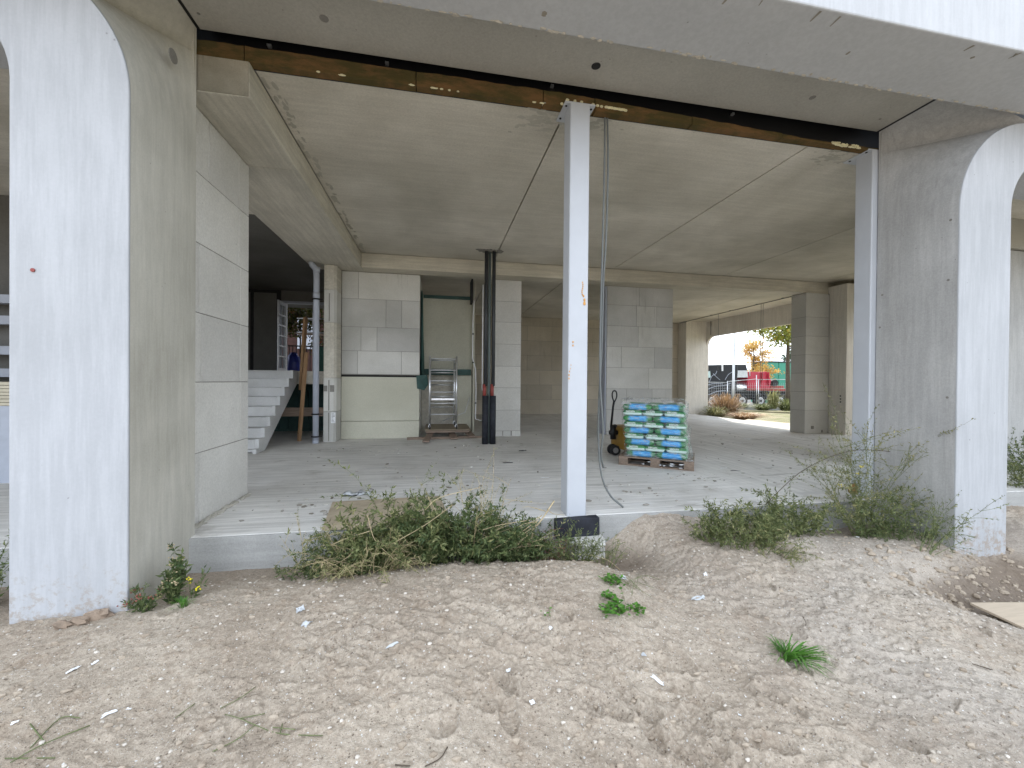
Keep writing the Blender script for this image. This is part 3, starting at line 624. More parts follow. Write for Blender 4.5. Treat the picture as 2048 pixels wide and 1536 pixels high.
m = MB(); m.add([(-.44, 9.36, 1.42), (-.20, 9.40, 1.43), (-.17, 9.42, 1.22), (-.26, 9.38, 1.08), (-.42, 9.35, 1.12), (-.33, 9.33, 1.27)], [(0, 5, 1), (1, 5, 2), (2, 5, 3), (3, 5, 4), (4, 5, 0)]); o = m.build('loose_corner', M['greenf'], t); md = o.modifiers.new('s', 'SOLIDIFY'); md.thickness = .008
t = thing('green_beam', 'dark green wrapped beam lying across behind the rolling scaffold', 'beam', (.3, 10.4, 1.5))
MB().box(-.30, .88, 10.36, 10.54, 1.45, 1.60).build('wrap', M['greenf'], t, bev=.01)
# platform planks
t = thing('plywood_platform', 'worn plywood sheet on planks under the rolling scaffold', 'platform', (.3, 9.6, .12)); o_ = t
MB().box(-.24, .78, 9.22, 10.38, .185, .205).build('sheet', M['ply'], t, bev=.002)
MB().box(-.22, .76, 9.27, 9.33, .125, .184).box(-.22, .76, 10.1, 10.17, .125, .184).build('bearer', M['woodx'], t)
def plank(a, b, w, h, label, mat='woody'):
    t = thing('plank', label, 'plank', tuple(a), 'planks under the scaffold platform'); MB().beam(a, b, w, h).build('board', M[mat], t, bev=.003)
plank((-.20, 8.45, .05), (-.10, 9.6, .10), .14, .03, 'longest reddish plank poking out under the left scaffold wheel')
plank((.40, 8.86, .04), (.36, 9.6, .10), .15, .03, 'middle short plank poking out under the plywood platform')
plank((.82, 9.08, .05), (.74, 9.6, .10), .15, .03, 'right short plank end under the plywood platform')
plank((-.62, 9.12, .025), (1.05, 9.2, .025), .07, .05, 'thin reddish batten lying crosswise in front of the platform', 'woodx')
t = thing('rolling_scaffold', 'small aluminium rolling scaffold tower with rungs, on the plywood platform', 'scaffold', (.16, 9.6, .2))
def frame_(y, x0, x1, z0, z1, rz):
    f = MB()
    for x in (x0, x1): f.tube([(x, y, z0), (x, y, z1)], .021, 10)
    f.build('upright', M['alu'], t); f = MB()
    for z in rz: f.tube([(x0, y, z), (x1, y, z)], .016, 8)
    f.build('rung', M['alu'], t)
frame_(9.3, -.14, .46, .33, 1.86, [1.80, 1.545, 1.30, 1.045, .79, .54]); frame_(10.0, -.14, .44, .33, 1.84, [1.80, 1.50, 1.20, .92, .66])
m = MB(); m.tube([(-.14, 9.3, 1.72), (-.14, 10, 1.72)], .02, 8).tube([(.46, 9.3, 1.72), (.44, 10, 1.72)], .02, 8).tube([(-.14, 9.3, .45), (-.14, 10, .45)], .02, 8).tube([(.46, 9.3, .45), (.44, 10, .45)], .02, 8); m.build('side_rail', M['alu'], t)
MB().box(-.10, .42, 9.34, 9.98, .86, .90).build('deck', M['alu'], t)
for x, y in ((-.14, 9.3), (.46, 9.3), (-.14, 10.0), (.44, 10.0)):
    f = MB(); f.tube([(x, y, .26), (x, y, .34)], .018, 8).box(x-.03, x+.03, y-.02, y+.02, .25, .29); w_ = f.build('castor', M['galv'], t)
    MB().disc((x+.01, y, .25), .045, 'x', .03, 16).build('wheel', M['rubber'], w_)
t = thing('bent_strip', 'bent metal strip leaning behind the rolling scaffold', 'strip', (.6, 9.9, .3))
MB().tube([tuple(at(885, 842, 9.9)), tuple(at(930, 825, 9.9)), tuple(at(939, 795, 9.9))], .012, 6).build('strip', M['galv'], t)
# ------------------------------------------------------------------ twin pipes
for x, lab, g in ((1.005, 'left black riser pipe with thick black foam sleeve at its foot', 0), (1.165, 'right dark riser pipe with black foam sleeve, next to the block pier', 1)):
    t = thing('riser_pipe', lab, 'pipe', (x, 8.3, 0), 'riser pipes from floor to ceiling')
    MB().tube([(x, 8.3, 1.2), (x, 8.3, 3.99)], .038, 14).build('pipe', M['pipeb'], t)
    MB().tube([(x, 8.3, .0), (x, 8.3, 1.0)], .064, 16).build('foam_sleeve', M['foamb'], t)
    m = MB().tube([(x-.02, 8.3, .98), (x-.02, 8.3, 1.24)], .038, 12); m.build('red_sleeve', M['red'], t)
t = thing('riser_pipe', 'thin grey green riser pipe between the two black ones', 'pipe', (1.08, 8.33, 0), 'riser pipes from floor to ceiling')
MB().tube([(1.085, 8.36, 0), (1.085, 8.36, 3.99)], .032, 10).build('pipe', M['pipeg'], t)
t = thing('riser_pipe', 'thin white riser pipe against the left black one', 'pipe', (.95, 8.33, 0), 'riser pipes from floor to ceiling')
MB().tube([(.945, 8.34, 1.1), (.945, 8.34, 3.3)], .012, 8).build('pipe', M['white'], t)
m = MB(); rg = random.Random(4)
for i in range(26): m.blob((1.08+rg.uniform(-.25, .25), 8.3+rg.uniform(-.10, .10), 3.99), rg.uniform(.03, .07), rg.uniform(.02, .05), .012, rg)
tag(m.build('ceiling_patch', M['grout']), 'rough mortar patch round the riser pipes at the ceiling', 'patch')
# ------------------------------------------------------------------ hanging cables
def cable(pts, r, label, T):
    tag(MB().tube(pts, r, 8).build('hanging_cable', M['cable']), label, 'cable', 'grey cables beside the steel column')
def sp(pts, n=8):   # catmull
    P_ = [Vector(p) for p in pts]; P_ = [P_[0]*2-P_[1]]+P_+[P_[-1]*2-P_[-2]]; out = []
    for i in range(1, len(P_)-2):
        for j in range(n):
            u = j/n; a, b, c, d = P_[i-1:i+3]
            out.append(.5*((2*b)+(-a+c)*u+(2*a-5*b+4*c-d)*u*u+(-a+3*b-3*c+d)*u**3))
    out.append(P_[-2]); return out
q = [(1210, 213, 3.88), (1209, 330, 3.88), (1205, 500, 3.88), (1201, 640, 3.88), (1200, 760, 3.88), (1206, 860, 3.9), (1202, 910, 3.95), (1207, 935, 4.0)]
cable(sp([at(*a) for a in q]), .0105, 'right cable curving out and back before it ends above the floor', 0)
q = [(1214, 213, 3.88), (1216, 330, 3.89), (1212, 480, 3.89), (1207, 560, 3.9), (1203, 700, 3.9), (1198, 800, 3.92), (1197, 880, 3.94), (1203, 950, 3.9), (1220, 990, 3.88)]
e = atz(1246, 1014, .01); cable(sp([at(*a) for a in q]+[e]), .0105, 'long cable whose loose end curls down onto the slab front', 0)
# ------------------------------------------------------------------ pallet with bags
PC = atz(1312, 925, 0); px0 = atz(1237, 929, 0); px1 = atz(1388, 943, 0); u = Vector(px1-px0); ang = math.atan2(u.y, u.x); PW = u.length
t = thing('pallet', 'worn wooden pallet carrying the green and blue bags', 'pallet', tuple(px0)); t.rotation_euler.z = ang
ORG[t.name] = Vector((0, 0, 0)); PD = .86
for y in (0, PD/2-.05, PD-.1):
    MB().box(0, PW, y, y+.1, 0, .02).build('runner', M['woodx'], t, bev=.002)
    for x in (0, PW/2-.07, PW-.14): MB().box(x+.003, x+.14, y+.003, y+.097, .021, .098).build('block', M['woodx'], t, bev=.003)
for i in range(3): x = (0, PW/2-.07, PW-.14)[i]; MB().box(x, x+.14, 0.002, PD-.002, .099, .118).build('stringer_board', M['woody'], t)
for i in range(6): MB().box(0, PW, i*.15, i*.15+.105, .119, .138).build('deck_board', M['woodx'], t, bev=.002)
m = MB(); rg = random.Random(9)
for i in range(9): m.blob((rg.uniform(.3, PW-.1), -.01, rg.uniform(.03, .09)), rg.uniform(.02, .045), .01, rg.uniform(.005, .010), rg, 1, .5)
m.build('torn_film', M['white'] if 0 else M['galv'], t)
def bagmat(name, long):
    k = NT(name, .32, .5); tcn = k.n('ShaderNodeTexCoord'); s_ = k.n('ShaderNodeSeparateXYZ'); k.l(tcn.outputs['Generated'], s_.inputs[0])
    wob = k.noise(k.pos((1, 1, 1)), 9, 4, .6); x = k.math('ADD', s_.outputs[0], k.math('MULTIPLY', k.math('SUBTRACT', wob, .5), .22)); z = s_.outputs[2]
    g = k.mix(k.ramp(wob, .3, .7), (.02, .13, .06), (.05, .25, .06))
    if long:
        a = k.ramp(x, .20, .28); b = k.ramp(x, .78, .86, (1, 1, 1), (0, 0, 0)); f = k.math('MULTIPLY', a, b)
        col = k.mix(f, g, k.mix(k.ramp(k.noise(k.pos((2, 2, 14)), 5, 4), .4, .65), (.02, .24, .62), (.12, .48, .80)))
    else:
        col = k.mix(k.ramp(z, .50, .56), k.mix(k.ramp(z, .08, .14), (.03, .20, .08), (.62, .78, .72)), g); col = k.mix(k.ramp(x, .93, .96), col, (.04, .22, .08))
    cr_ = k.noise(k.pos((3, 3, 30), (0, 1, 0)), 4, 5, .7, .6); col = k.mix(k.math('MULTIPLY', k.ramp(cr_, .60, .68), .5), col, (.7, .85, .8))
    k.color(col); k.bump(cr_, .5, .006); return k.m
M['bagl'] = bagmat('bag_long_side', True); M['bage'] = bagmat('bag_end', False); M['text'] = plain('bag_text', (.85, .9, .88), .5)
def bagmesh(sx, sy, sz, seed):
    rg = random.Random(seed); n = 14; V = []; m = MB()
    me = []
    for iz, (zf, ins) in enumerate(((0, .045), (.10, .012), (.5, -.006), (.9, .012), (1, .05))):
        ring = []
        for cx, cy, a in ((1, -1, -90), (1, 1, 0), (-1, 1, 90), (-1, -1, 180)):
            for i in range(4):
                r = .05; t_ = rad(a+i*30); ring.append((cx*(sx/2-r-ins)+r*math.cos(t_)+rg.uniform(-.003, .003), cy*(sy/2-r-ins)+r*math.sin(t_)+rg.uniform(-.003, .003), zf*sz))
        me.append(ring)
    vs = [p for r in me for p in r]; N = 16; fs = []
    for i in range(4):
        for k_ in range(N): fs.append((i*N+k_, i*N+(k_+1) % N, (i+1)*N+(k_+1) % N, (i+1)*N+k_))
    fs.append(tuple(range(N))[::-1]); fs.append(tuple(range(4*N, 5*N))); m.add(vs, fs, True); return m
def text_mesh(s, size):
    c = bpy.data.curves.new('lettering', 'FONT'); c.body = s; c.size = size; c.extrude = .0008; c.align_x = 'CENTER'; c.offset = .0006
    o = bpy.data.objects.new('lettering', c); COL.objects.link(o); bpy.context.view_layer.update()
    me = bpy.data.meshes.new_from_object(o.evaluated_get(bpy.context.evaluated_depsgraph_get())); bpy.data.objects.remove(o); bpy.data.curves.remove(c)
    me.materials.clear(); me.materials.append(M['text']); me.name = 'lettering'; return me
TXT = text_mesh('secum', .052)
BL, BW, BH = .445, .297, .093
protoL = thing('cement_bag', 'x', 'bag'); bagmesh(BL, BW, BH, 1).build('sack', M['bagl'], protoL)
protoE = thing('cement_bag', 'x', 'bag'); bagmesh(BW, BL, BH, 2).build('sack', M['bage'], protoE)
lt = bpy.data.objects.new('lettering', TXT); COL.objects.link(lt); lt.parent = protoE; lt.rotation_euler = (rad(90), 0, 0); lt.location = (-.03, -BL/2-.006, .056)
RW = Matrix.Rotation(ang, 4, 'Z'); first = {'L': True, 'E': True}; rg = random.Random(12)
rows = ['bottom', 'second', 'third', 'fourth', 'fifth', 'sixth', 'seventh', 'eighth', 'top']
def putbag(kind, x, y, z, label):
    pr = protoL if kind == 'L' else protoE
    w_ = Vector(px0)+RW.to_3x3()@Vector((x+rg.uniform(-.008, .008), y+rg.uniform(-.008, .008), 0)); w_.z = z
    rz = ang+rad(rg.uniform(-1.6, 1.6))
    if first[kind]: first[kind] = False; pr.location = w_; pr.rotation_euler.z = rz; pr['label'] = label; pr['group'] = 'bags stacked on the pallet'; return
    r = dup(pr, w_, rz, label); r['group'] = 'bags stacked on the pallet'
Lx = lambda i: .30+.03+i*(BL+.012)
PWc = PW/2; z = .139
for r in range(9):
    sh = .04-.008*r+.0
    if r % 2 == 0:
        for i, nm in enumerate(('left', 'right')): putbag('L', PWc+(i-.5)*(BL+.008)+sh-.03, .04+BW/2, z, f'blue and green bag lying lengthwise, {nm} one in the {rows[r]} layer of the stack')
        for i in range(3): putbag('E', PWc+(i-1)*(BW+.008)+sh-.03, .05+BW+BL/2, z, f'bag hidden at the rear of the {rows[r]} layer, {("left", "middle", "right")[i]} of three')
    else:
        for i, nm in enumerate(('left', 'middle', 'right')): putbag('E', PWc+(i-1)*(BW+.008)+sh-.03, .04+BL/2, z, f'bag showing its white labelled end, {nm} one in the {rows[r]} layer of the stack')
        for i in range(2): putbag('L', PWc+(i-.5)*(BL+.008)+sh-.03, .05+BL+BW/2, z, f'lengthwise bag hidden at the rear of the {rows[r]} layer, {("left", "right")[i]} of two')
    z += BH-.0015
# clear film over the stack
k = NT('clear_film', .12, .6); k.b.inputs['Base Color'].default_value = (.8, .83, .83, 1)
trn = k.n('ShaderNodeBsdfTransparent'); ms = k.n('ShaderNodeMixShader'); cr_ = k.noise(k.pos((2.5, 2.5, 9)), 3.5, 6, .65, .9); f_ = k.ramp(cr_, .50, .66, (.03, .03, .03), (.42, .42, .42))
k.l(f_, ms.inputs[0]); k.l(trn.outputs[0], ms.inputs[1]); k.l(k.b.outputs[0], ms.inputs[2]); k.l(ms.outputs[0], k.t.nodes['Material Output'].inputs['Surface']); k.bump(cr_, .9, .03); M['film'] = k.m
t = thing('stretch_film', 'crumpled clear plastic film wrapped over the stack of bags', 'film', tuple(px0)); t.rotation_euler.z = ang; ORG[t.name] = Vector((0, 0, 0))
rg = random.Random(33); m = MB(); NR = 60; lev = [(.14, .03), (.25, .015), (.4, .012), (.55, .012), (.7, .012), (.85, .012), (.965, .02), (1.02, .0), (1.035, -.06)]; vs = []
ztop = z
for li, (zz, o2) in enumerate(lev):
    hx, hy = (BL+.010+o2), .38+o2
    for i in range(NR):
        a = 2*math.pi*i/NR; ca, sa = math.cos(a), math.sin(a); s_ = 1/max(abs(ca)/hx, abs(sa)/hy)
        bul = (.07*abs(math.sin(zz*9))*(1 if ca > .7 else 0)*rg.random())
        x = PWc+s_*ca+rg.uniform(-.008, .012)+bul-.0; y = .415+s_*sa+rg.uniform(-.008, .008); x += (.03-.09*(zz-.1)) if 1 else 0
        vs.append((x-.02, y, zz+(rg.uniform(-.02, .035) if li >= 6 else 0)))
fs = [(l*NR+i, l*NR+(i+1) % NR, (l+1)*NR+(i+1) % NR, (l+1)*NR+i) for l in range(len(lev)-1) for i in range(NR)]+[tuple(range((len(lev)-1)*NR, len(lev)*NR))]
m.add(vs, fs, True); m.build('film', M['film'], t)
m = MB()
for (x, y, zz, r) in ((.33, .35, 1.05, .02), (.66, .1, 1.01, .018), (.95, .5, 1.07, .015)): m.blob((x, y, zz), r*1.3, r, r, rg, 1, .5)
for i in range(26): m.blob((PW-.08-.004*i+rg.uniform(-.02, .02)+.2*max(0, .3-i*.05), .02+rg.uniform(-.03, .4), .05+i*.036), .02+rg.random()*.02, .02, .03, rg, 1, .5)
m.build('bunched_film', M['film'], t)
# ------------------------------------------------------------------ pallet jack
M['yel'] = plain('yellow_paint', (.30, .17, .025), .45, 0, .15)
t = thing('pallet_jack', 'yellow pallet jack with black pump handle pushed in from the left of the pallet', 'pallet jack', (3.2, 6.8, 0)); Y = 6.75
def A(px, py, dy=0): return at(px, py, Y+dy)
m = MB(); a = A(1235, 852); b = A(1250, 895); m.box(a[0], b[0]+.12, Y-.28, Y+.28, b[2]-.01, a[2]); m.build('hydraulic_frame', M['yel'], t, bev=.02)
m = MB(); m.box(b[0]+.12, b[0]+.9, Y-.27, Y-.11, .10, .15).box(b[0]+.12, b[0]+.9, Y+.11, Y+.27, .10, .15); m.build('fork', M['yel'], t)
m = MB(); a = A(1225, 870); m.tube([A(1226, 878), A(1226, 850)], .05, 12).tube([A(1219, 865), A(1240, 865)], .04, 10).tube([A(1220, 868), A(1232, 850)], .03, 8); m.build('pump', M['black'], t)
m = MB(); m.tube([A(1222, 855), A(1226, 815), A(1228, 803)], .02, 8); hd = m.build('handle', M['black'], t)
lp_ = [A(x, y) for x, y in ((1228, 804), (1225, 795), (1224.5, 788), (1226, 783), (1229, 781.5), (1232, 783), (1233.5, 788), (1233, 795), (1229, 804))]
MB().tube(sp(lp_), .013, 8).build('grip_loop', M['black'], t)
a = A(1227.5, 888); 
for dy in (-.06, .06):
    MB().disc((a[0], Y+dy, .095), .092, 'y', .045, 24).build('wheel', M['rubber'], t); MB().disc((a[0], Y+dy-.024, .095), .05, 'y', .006, 18).build('hub', M['galv'], t)
# ------------------------------------------------------------------ left bay: shelf and boards
t = thing('board_stack', 'stack of cream boards seen past the left pier', 'boards', (-6, 6.2, .9)); M['cream'] = plain('cream_board', (.55, .50, .38), .7)
m = MB()
for i in range(7): m.box(-8, -5.0, 6, 6.8, .95+i*.042, .95+i*.042+.036)
m.build('board', M['cream'], t)
t = thing('storage_rack', 'dark rack with grey shelves behind the left pier', 'rack', (-6, 6.9, 0)); m = MB()
for z in (1.30, 1.62, 2.05, 2.35): m.box(-8, -5.0, 6.95, 7.1, z, z+.12)
m.box(-8, -5.0, 6, 6.8, .80, .945).box(-8, -7.8, 6, 6.8, 0, .8).box(-5.3, -5.1, 6, 6.8, 0, .8); m.build('shelf', M['pvc'], t)
MB().box(-5.12, -5.04, 6.9, 6.94, 0, 3.4).box(-7.8, -7.7, 6.9, 6.94, 0, 3.4).build('post', M['dark'], t)
# ------------------------------------------------------------------ the street on the right
TY = 27.0
def S(px, py, Y=TY): return at(px, py, Y)
def pz(pts, Y): return [(lambda c: (c[0], c[2]))(at(x, y, Y)) for x, y in pts]
M['tblack'] = plain('truck_black', (.010, .011, .014), .35, 0, .3, 3, 0, .3); M['tred'] = plain('truck_red', (.42, .02, .045), .35, 0, .2, 3)
M['tdeck'] = plain('deck_red', (.28, .045, .03), .5, 0, .25, 3); M['chrome'] = plain('tank_metal', (.75, .76, .77), .25, .7, .1)
M['glass'] = plain('glass', (.45, .58, .56), .1, 0, .2); M['pale'] = plain('pale_panel', (.55, .57, .58), .4)
t = thing('truck', 'black heavy truck with red crane module and red flat deck, parked beyond the fence', 'truck', (22, 27, -.6))
W = 2.3; gz = -.55
m = MB().prism(pz([(1370, 806), (1370, 752), (1392, 745), (1403, 734), (1414, 730), (1476, 728.5), (1476, 745), (1470, 806)], TY), TY, TY+W); m.build('cab', M['tblack'], t, bev=.05)
m = MB().prism(pz([(1401, 745), (1420, 742), (1421, 755), (1401, 757)], TY), TY-.02, TY-.004); m.build('side_window', M['glass'], t)
m = MB().prism(pz([(1442.5, 729), (1446, 729), (1446, 742), (1443, 742)], TY), TY-.03, TY-.004); m.build('light_strip', M['white'], t)
m = MB().prism(pz([(1469, 741), (1496, 741), (1497, 755), (1469, 755)], TY), TY+.05, TY+W-.1); m.build('rear_panel', M['pale'], t, bev=.02)
m = MB().prism(pz([(1477, 729), (1496, 729), (1499, 741), (1480, 741)], TY), TY+.2, TY+W-.3); m.build('wind_deflector', M['tblack'], t)
m = MB().tube([S(1496, 729, TY+.1), S(1499, 741, TY+.1), S(1499.5, 752, TY+.1)], .04, 6); m.build('roof_bar', M['white'], t)
m = MB()
for pts in (((1418, 765), (1424, 752), (1431, 748), (1434, 742)), ((1426, 747), (1433, 754), (1440, 760)), ((1412, 780), (1430, 773), (1448, 771), (1462, 766)), ((1416, 790), (1434, 783), (1452, 781)), ((1450, 760), (1456, 750), (1464, 744)), ((1408, 772), (1428, 767), (1446, 768))):
    m.tube(sp([S(x, y, TY-.004) for x, y in pts], 5), .018, 5)
m.build('swirl_paint', M['pvc'], t)
m = MB().tube([S(1468, 775.5, TY+.35), S(1488, 775.5, TY+.35)], .30, 20); m.build('fuel_tank', M['chrome'], t)
m = MB(); a = S(1466, 790); b = S(1610, 797); m.box(a[0], b[0]+2, TY+.6, TY+W-.6, b[2], a[2]+.1); m.build('chassis', M['dark'], t)
m = MB().prism(pz([(1466, 781), (1612, 783), (1612, 800), (1466, 800)], TY), TY+.5, TY+W-.4); m.build('side_skirt', M['dark'], t)
m = MB().prism(pz([(1495, 776.5), (1620, 778), (1620, 783), (1495, 780.5)], TY), TY-.05, TY+W+.05); m.build('deck', M['tdeck'], t)
m = MB().prism(pz([(1497, 743), (1521, 744), (1521, 777), (1497, 776)], TY), TY+.1, TY+W-.1); m.build('red_box', M['tred'], t, bev=.02)
m = MB().prism(pz([(1524, 744), (1540, 743), (1549, 760), (1546, 778), (1523, 777)], TY), TY+.3, TY+W-.3); m.build('crane_module', M['tred'], t, bev=.03)
m = MB(); m.beam(S(1526, 744, TY+.2), S(1522, 774, TY+.2), .08, .08).beam(S(1537, 744, TY+.2), S(1538, 772, TY+.2), .10, .08); m.build('crane_arm', M['tred'], t)
m = MB(); m.disc(S(1546, 766, TY+.5), .25, 'y', .5, 16); m.build('hose_reel', M['rubber'], t)
for i in range(9): pass
m = MB(); a = S(1550, 775); m.box(a[0], a[0]+1.2, TY+.4, TY+1.8, a[2]-.05, a[2]+.14); m.build('load_frame', M['tdeck'], t)
for px in (1424, 1484.5, 1521, 1561):
    c = S(px, 801.5); r = .47
    w_ = MB().disc((c[0], TY+.16, c[2]), r, 'y', .32, 28).build('wheel', M['rubber'], t, bev=.03)
    MB().disc((c[0], TY-.005, c[2]), r*.56, 'y', .02, 20).build('rim', M['galv'], w_)
    h_ = MB()
    for j in range(10): a_ = j*math.pi/5; h_.disc((c[0]+.17*math.cos(a_), TY-.02, c[2]+.17*math.sin(a_)), .03, 'y', .02, 8)
    h_.disc((c[0], TY-.03, c[2]), .10, 'y', .04, 14); h_.build('hub', M['dark'], w_)
    pts = [(c[0]+(r+.1)*math.cos(a_), TY+.2, c[2]+(r+.08)*math.sin(a_)) for a_ in np.linspace(.15, math.pi-.15, 12)]
    mm = MB(); n_ = len(pts); mm.add([(x, TY, z_) for x, y, z_ in pts]+[(x, TY+.45, z_) for x, y, z_ in pts], [(i, i+1, n_+i+1, n_+i) for i in range(n_-1)], True); g_ = mm.build('mudguard', M['tblack'], t); q_ = g_.modifiers.new('s', 'SOLIDIFY'); q_.thickness = .04
M['cont'] = plain('green_container', (.045, .26, .17), .5, 0, .15, .6)
t = thing('green_container', 'long green corrugated container wall behind the truck', 'container', (30, 34, -.5))
a = at(1503, 724, 34); a[0] = at(1503, 724, 36.4)[0]; b = at(1510, 800, 34); m = MB(); x = a[0]
while x < a[0]+16: m.box(x, x+.9, 34, 36.4, b[2]-.5, a[2]).box(x+.9, x+1.0, 34.05, 36.4, b[2]-.5, a[2]-.002); x += 1.0
m.build('side', M['cont'], t); MB().box(a[0]-.05, x+.05, 33.95, 36.5, a[2]+.003, a[2]+.13).build('top_rail', M['dark'], t)
t = thing('lamp_post', 'tall slim grey lamp post in front of the truck', 'lamp post', tuple(at(1466, 812, 24.5)))
b = at(1466, 812, 24.5); MB().tube([(b[0], 24.5, b[2]-.3), (b[0], 24.5, b[2]+1.2), (b[0]+.05, 24.5, 7)], [.09, .085, .05], 10).build('pole', M['galv'], t)
MB().box(b[0]-.3, b[0]+.6, 24.4, 24.6, 7.0, 7.12).build('lantern', M['galv'], t)
t = thing('mesh_fence', 'galvanised mesh site fence with tube posts along the road edge', 'fence', (20, 23.5, -.5))
FY = 23.5; m = MB()
def fz(px, py): return at(px, py, FY)
for px, y0, y1 in ((1455, 762, 812), (1513, 750, 816), (1517, 759, 817)): m.tube([fz(px, y1), fz(px, y0)], .028, 8)
m.build('post', M['galv'], t); m = MB()
m.tube([fz(1370, 763), fz(1402, 764), fz(1455, 765)], .022, 6).tube([fz(1457, 763), fz(1512, 758)], .022, 6).tube([fz(1515, 759), fz(1640, 759)], .022, 6).tube([fz(1370, 812), fz(1640, 818)], .02, 6)
m.build('rail', M['galv'], t); m = MB()
a = fz(1375, 800)[0]; b_ = fz(1640, 800)[0]; x = a; z0, z1 = fz(1455, 812)[2], fz(1455, 765)[2]
while x < b_: m.box(x, x+.006, FY, FY+.006, z0, z1); x += .16
for i in range(8): zz = z0+(z1-z0)*i/8; m.box(a, b_, FY+.006, FY+.012, zz, zz+.006)
m.build('mesh', M['galv'], t)
def ctree(name, label, base, H, R, mat, nleaf, size, seed, nb=16, c0=.35, trunk=.14, lean=0, shape=1.0, grp=None):
    rg = random.Random(seed); t = thing(name, label, 'tree', tuple(base), grp); b = Vector(base)
    top = b+Vector((lean, 0, H)); m = MB(); pts = [b+Vector((lean*u_+rg.uniform(-.04, .04), rg.uniform(-.04, .04), H*u_)) for u_ in np.linspace(0, 1, 8)]
    m.tube(pts, [trunk*(1-.85*u_) for u_ in np.linspace(0, 1, 8)], 9); lf = MB()
    for i in range(nb):
        u_ = c0+(1-c0)*i/nb; p0 = b+Vector((lean*u_, 0, H*u_)); a_ = rg.uniform(0, 6.28); l_ = R*(1-.75*((u_-c0)/(1-c0))**shape)*rg.uniform(.65, 1.1)
        p1 = p0+Vector((math.cos(a_)*l_, math.sin(a_)*l_, l_*rg.uniform(.05, .35))); mid = (p0+p1)/2+Vector((0, 0, l_*.1)); m.tube([p0, mid, p1], [trunk*.28, trunk*.16, trunk*.05], 5, True, False)
        for j in range(6):
            q = p0.lerp(p1, .35+.65*j/5)+Vector((rg.uniform(-1, 1), rg.uniform(-1, 1), rg.uniform(-.5, .8)))*R*.16
            leaf_cloud(lf, max(3, nleaf//(nb*6)), q, (R*.2, R*.2, R*.12), size, rg)
    m.build('trunk', M['bark'], t); lf.build('crown', mat, t); return t
M['orange'] = leafmat('autumn_leaf', (.42, .24, .06), (.68, .44, .12), (.34, .36, .14), .4)
M['oak'] = leafmat('turning_leaf', (.10, .13, .02), (.30, .30, .05), (.45, .22, .04), .4)
M['fir'] = leafmat('dark_tree_leaf', (.03, .06, .03), (.08, .11, .05), None)
b = at(1506, 790, 32.5); ctree('autumn_tree', 'orange autumn tree rising behind the truck', (b[0], 32.5, b[2]), 4.9, 2.3, M['orange'], 3600, .10, 5, 26, .15, .12)
b = at(1575, 812, 22.5); ctree('street_tree', 'nearer street tree with a dark straight trunk and yellow green crown', (b[0], 22.5, b[2]-.2), 7.8, 3.2, M['oak'], 6500, .12, 11, 30, .50, .17, 0, .5)
b = at(1588, 790, 60); ctree('far_tree', 'small dark distant tree above the green container', (b[0], 60, b[2]), 7.5, 3.5, M['fir'], 1500, .30, 6, 14, .3, .2)
for i, (px, Y, h, R_) in enumerate(((1412, 90, 6.6, 3), (1530, 95, 6.5, 5), (1400, 120, 9, 5))):
    b = at(px, 780, Y); ctree('distant_tree', ('low distant tree at the left edge of the street opening', 'low distant tree behind the orange tree', 'taller distant tree far left of the street opening')[i], (b[0], Y, b[2]-1), h, R_, M['fir'], 700, .45, 40+i, 12, .3, .2, 0, 1, 'distant trees beyond the street')
def tuft(name, label, cat, cen, n, hgt, spread, mat, seed, wid=.006, lean=(0, 0), part='blade'):
    rg = random.Random(seed); t = thing(name, label, cat, tuple(cen)); m = MB()
    for i in range(n):
        a_ = rg.uniform(0, 6.28); r0 = rg.uniform(0, spread*.35); p = Vector(cen)+Vector((math.cos(a_)*r0, math.sin(a_)*r0, -.01)); h = hgt*(rg.uniform(.5, 1.05) if hgt < .3 else rg.uniform(.15, 1.1)*(.5+rg.random()*.6)); o = spread*rg.uniform(.1, 1)
        d = Vector((math.cos(a_)*o+lean[0]*h, math.sin(a_)*o+lean[1]*h, 0)); w_ = Vector((-math.sin(a_), math.cos(a_), 0))*wid
        pr = [p, p+d*.35+Vector((0, 0, h*.6)), p+d*.75+Vector((0, 0, h*.95)), p+d*1.1+Vector((0, 0, h*rg.uniform(.6, 1.0)))]
        m.add([pr[0]-w_, pr[0]+w_, pr[1]+w_, pr[1]-w_, pr[2]+w_*.7, pr[2]-w_*.7, pr[3]], [(0, 1, 2, 3), (3, 2, 4, 5), (5, 4, 6)])
    m.build(part, mat, t); return t
def on(px, py, z): c = atz(px, py, z); return (c[0], c[1], z)
c = on(1452, 832, -.12); tuft('dry_shrub', 'large dry reddish brown shrub outside the street opening', 'shrub', c, 1100, .95, .85, M['leaff'], 61, .012)
c = on(1488, 838, -.10); tuft('dry_shrub', 'low flattened tan shrub leaning right of the taller dry one', 'shrub', c, 700, .26, .9, leafmat('tan_leaf', (.32, .18, .10), (.55, .40, .22)), 62, .012, (.5, 0))
c = on(1430, 836, -.12); tuft('dry_shrub', 'yellow green lower shrub at the foot of the far corner column', 'shrub', c, 600, .5, .6, M['leafy'], 63, .012)
for i, (px, py, h, s_, lab) in enumerate(((1478, 814, .42, .9, 'grey green bush below the lamp post'), (1525, 817, .45, .9, 'bush right of the middle fence posts'), (1546, 814, 1.15, .5, 'tall thin grey weed left of the street tree'), (1572, 818, .8, .8, 'bush round the foot of the street tree'), (1593, 818, 1.0, .8, 'ochre bush at the right edge of the street opening'))):
    c = at(px, py, 22.3); tuft('roadside_bush', lab, 'bush', (c[0], 22.3, c[2]-.1), 420, h, s_, M['leafy'] if i in (2, 4) else M['leaf'], 70+i, .02)
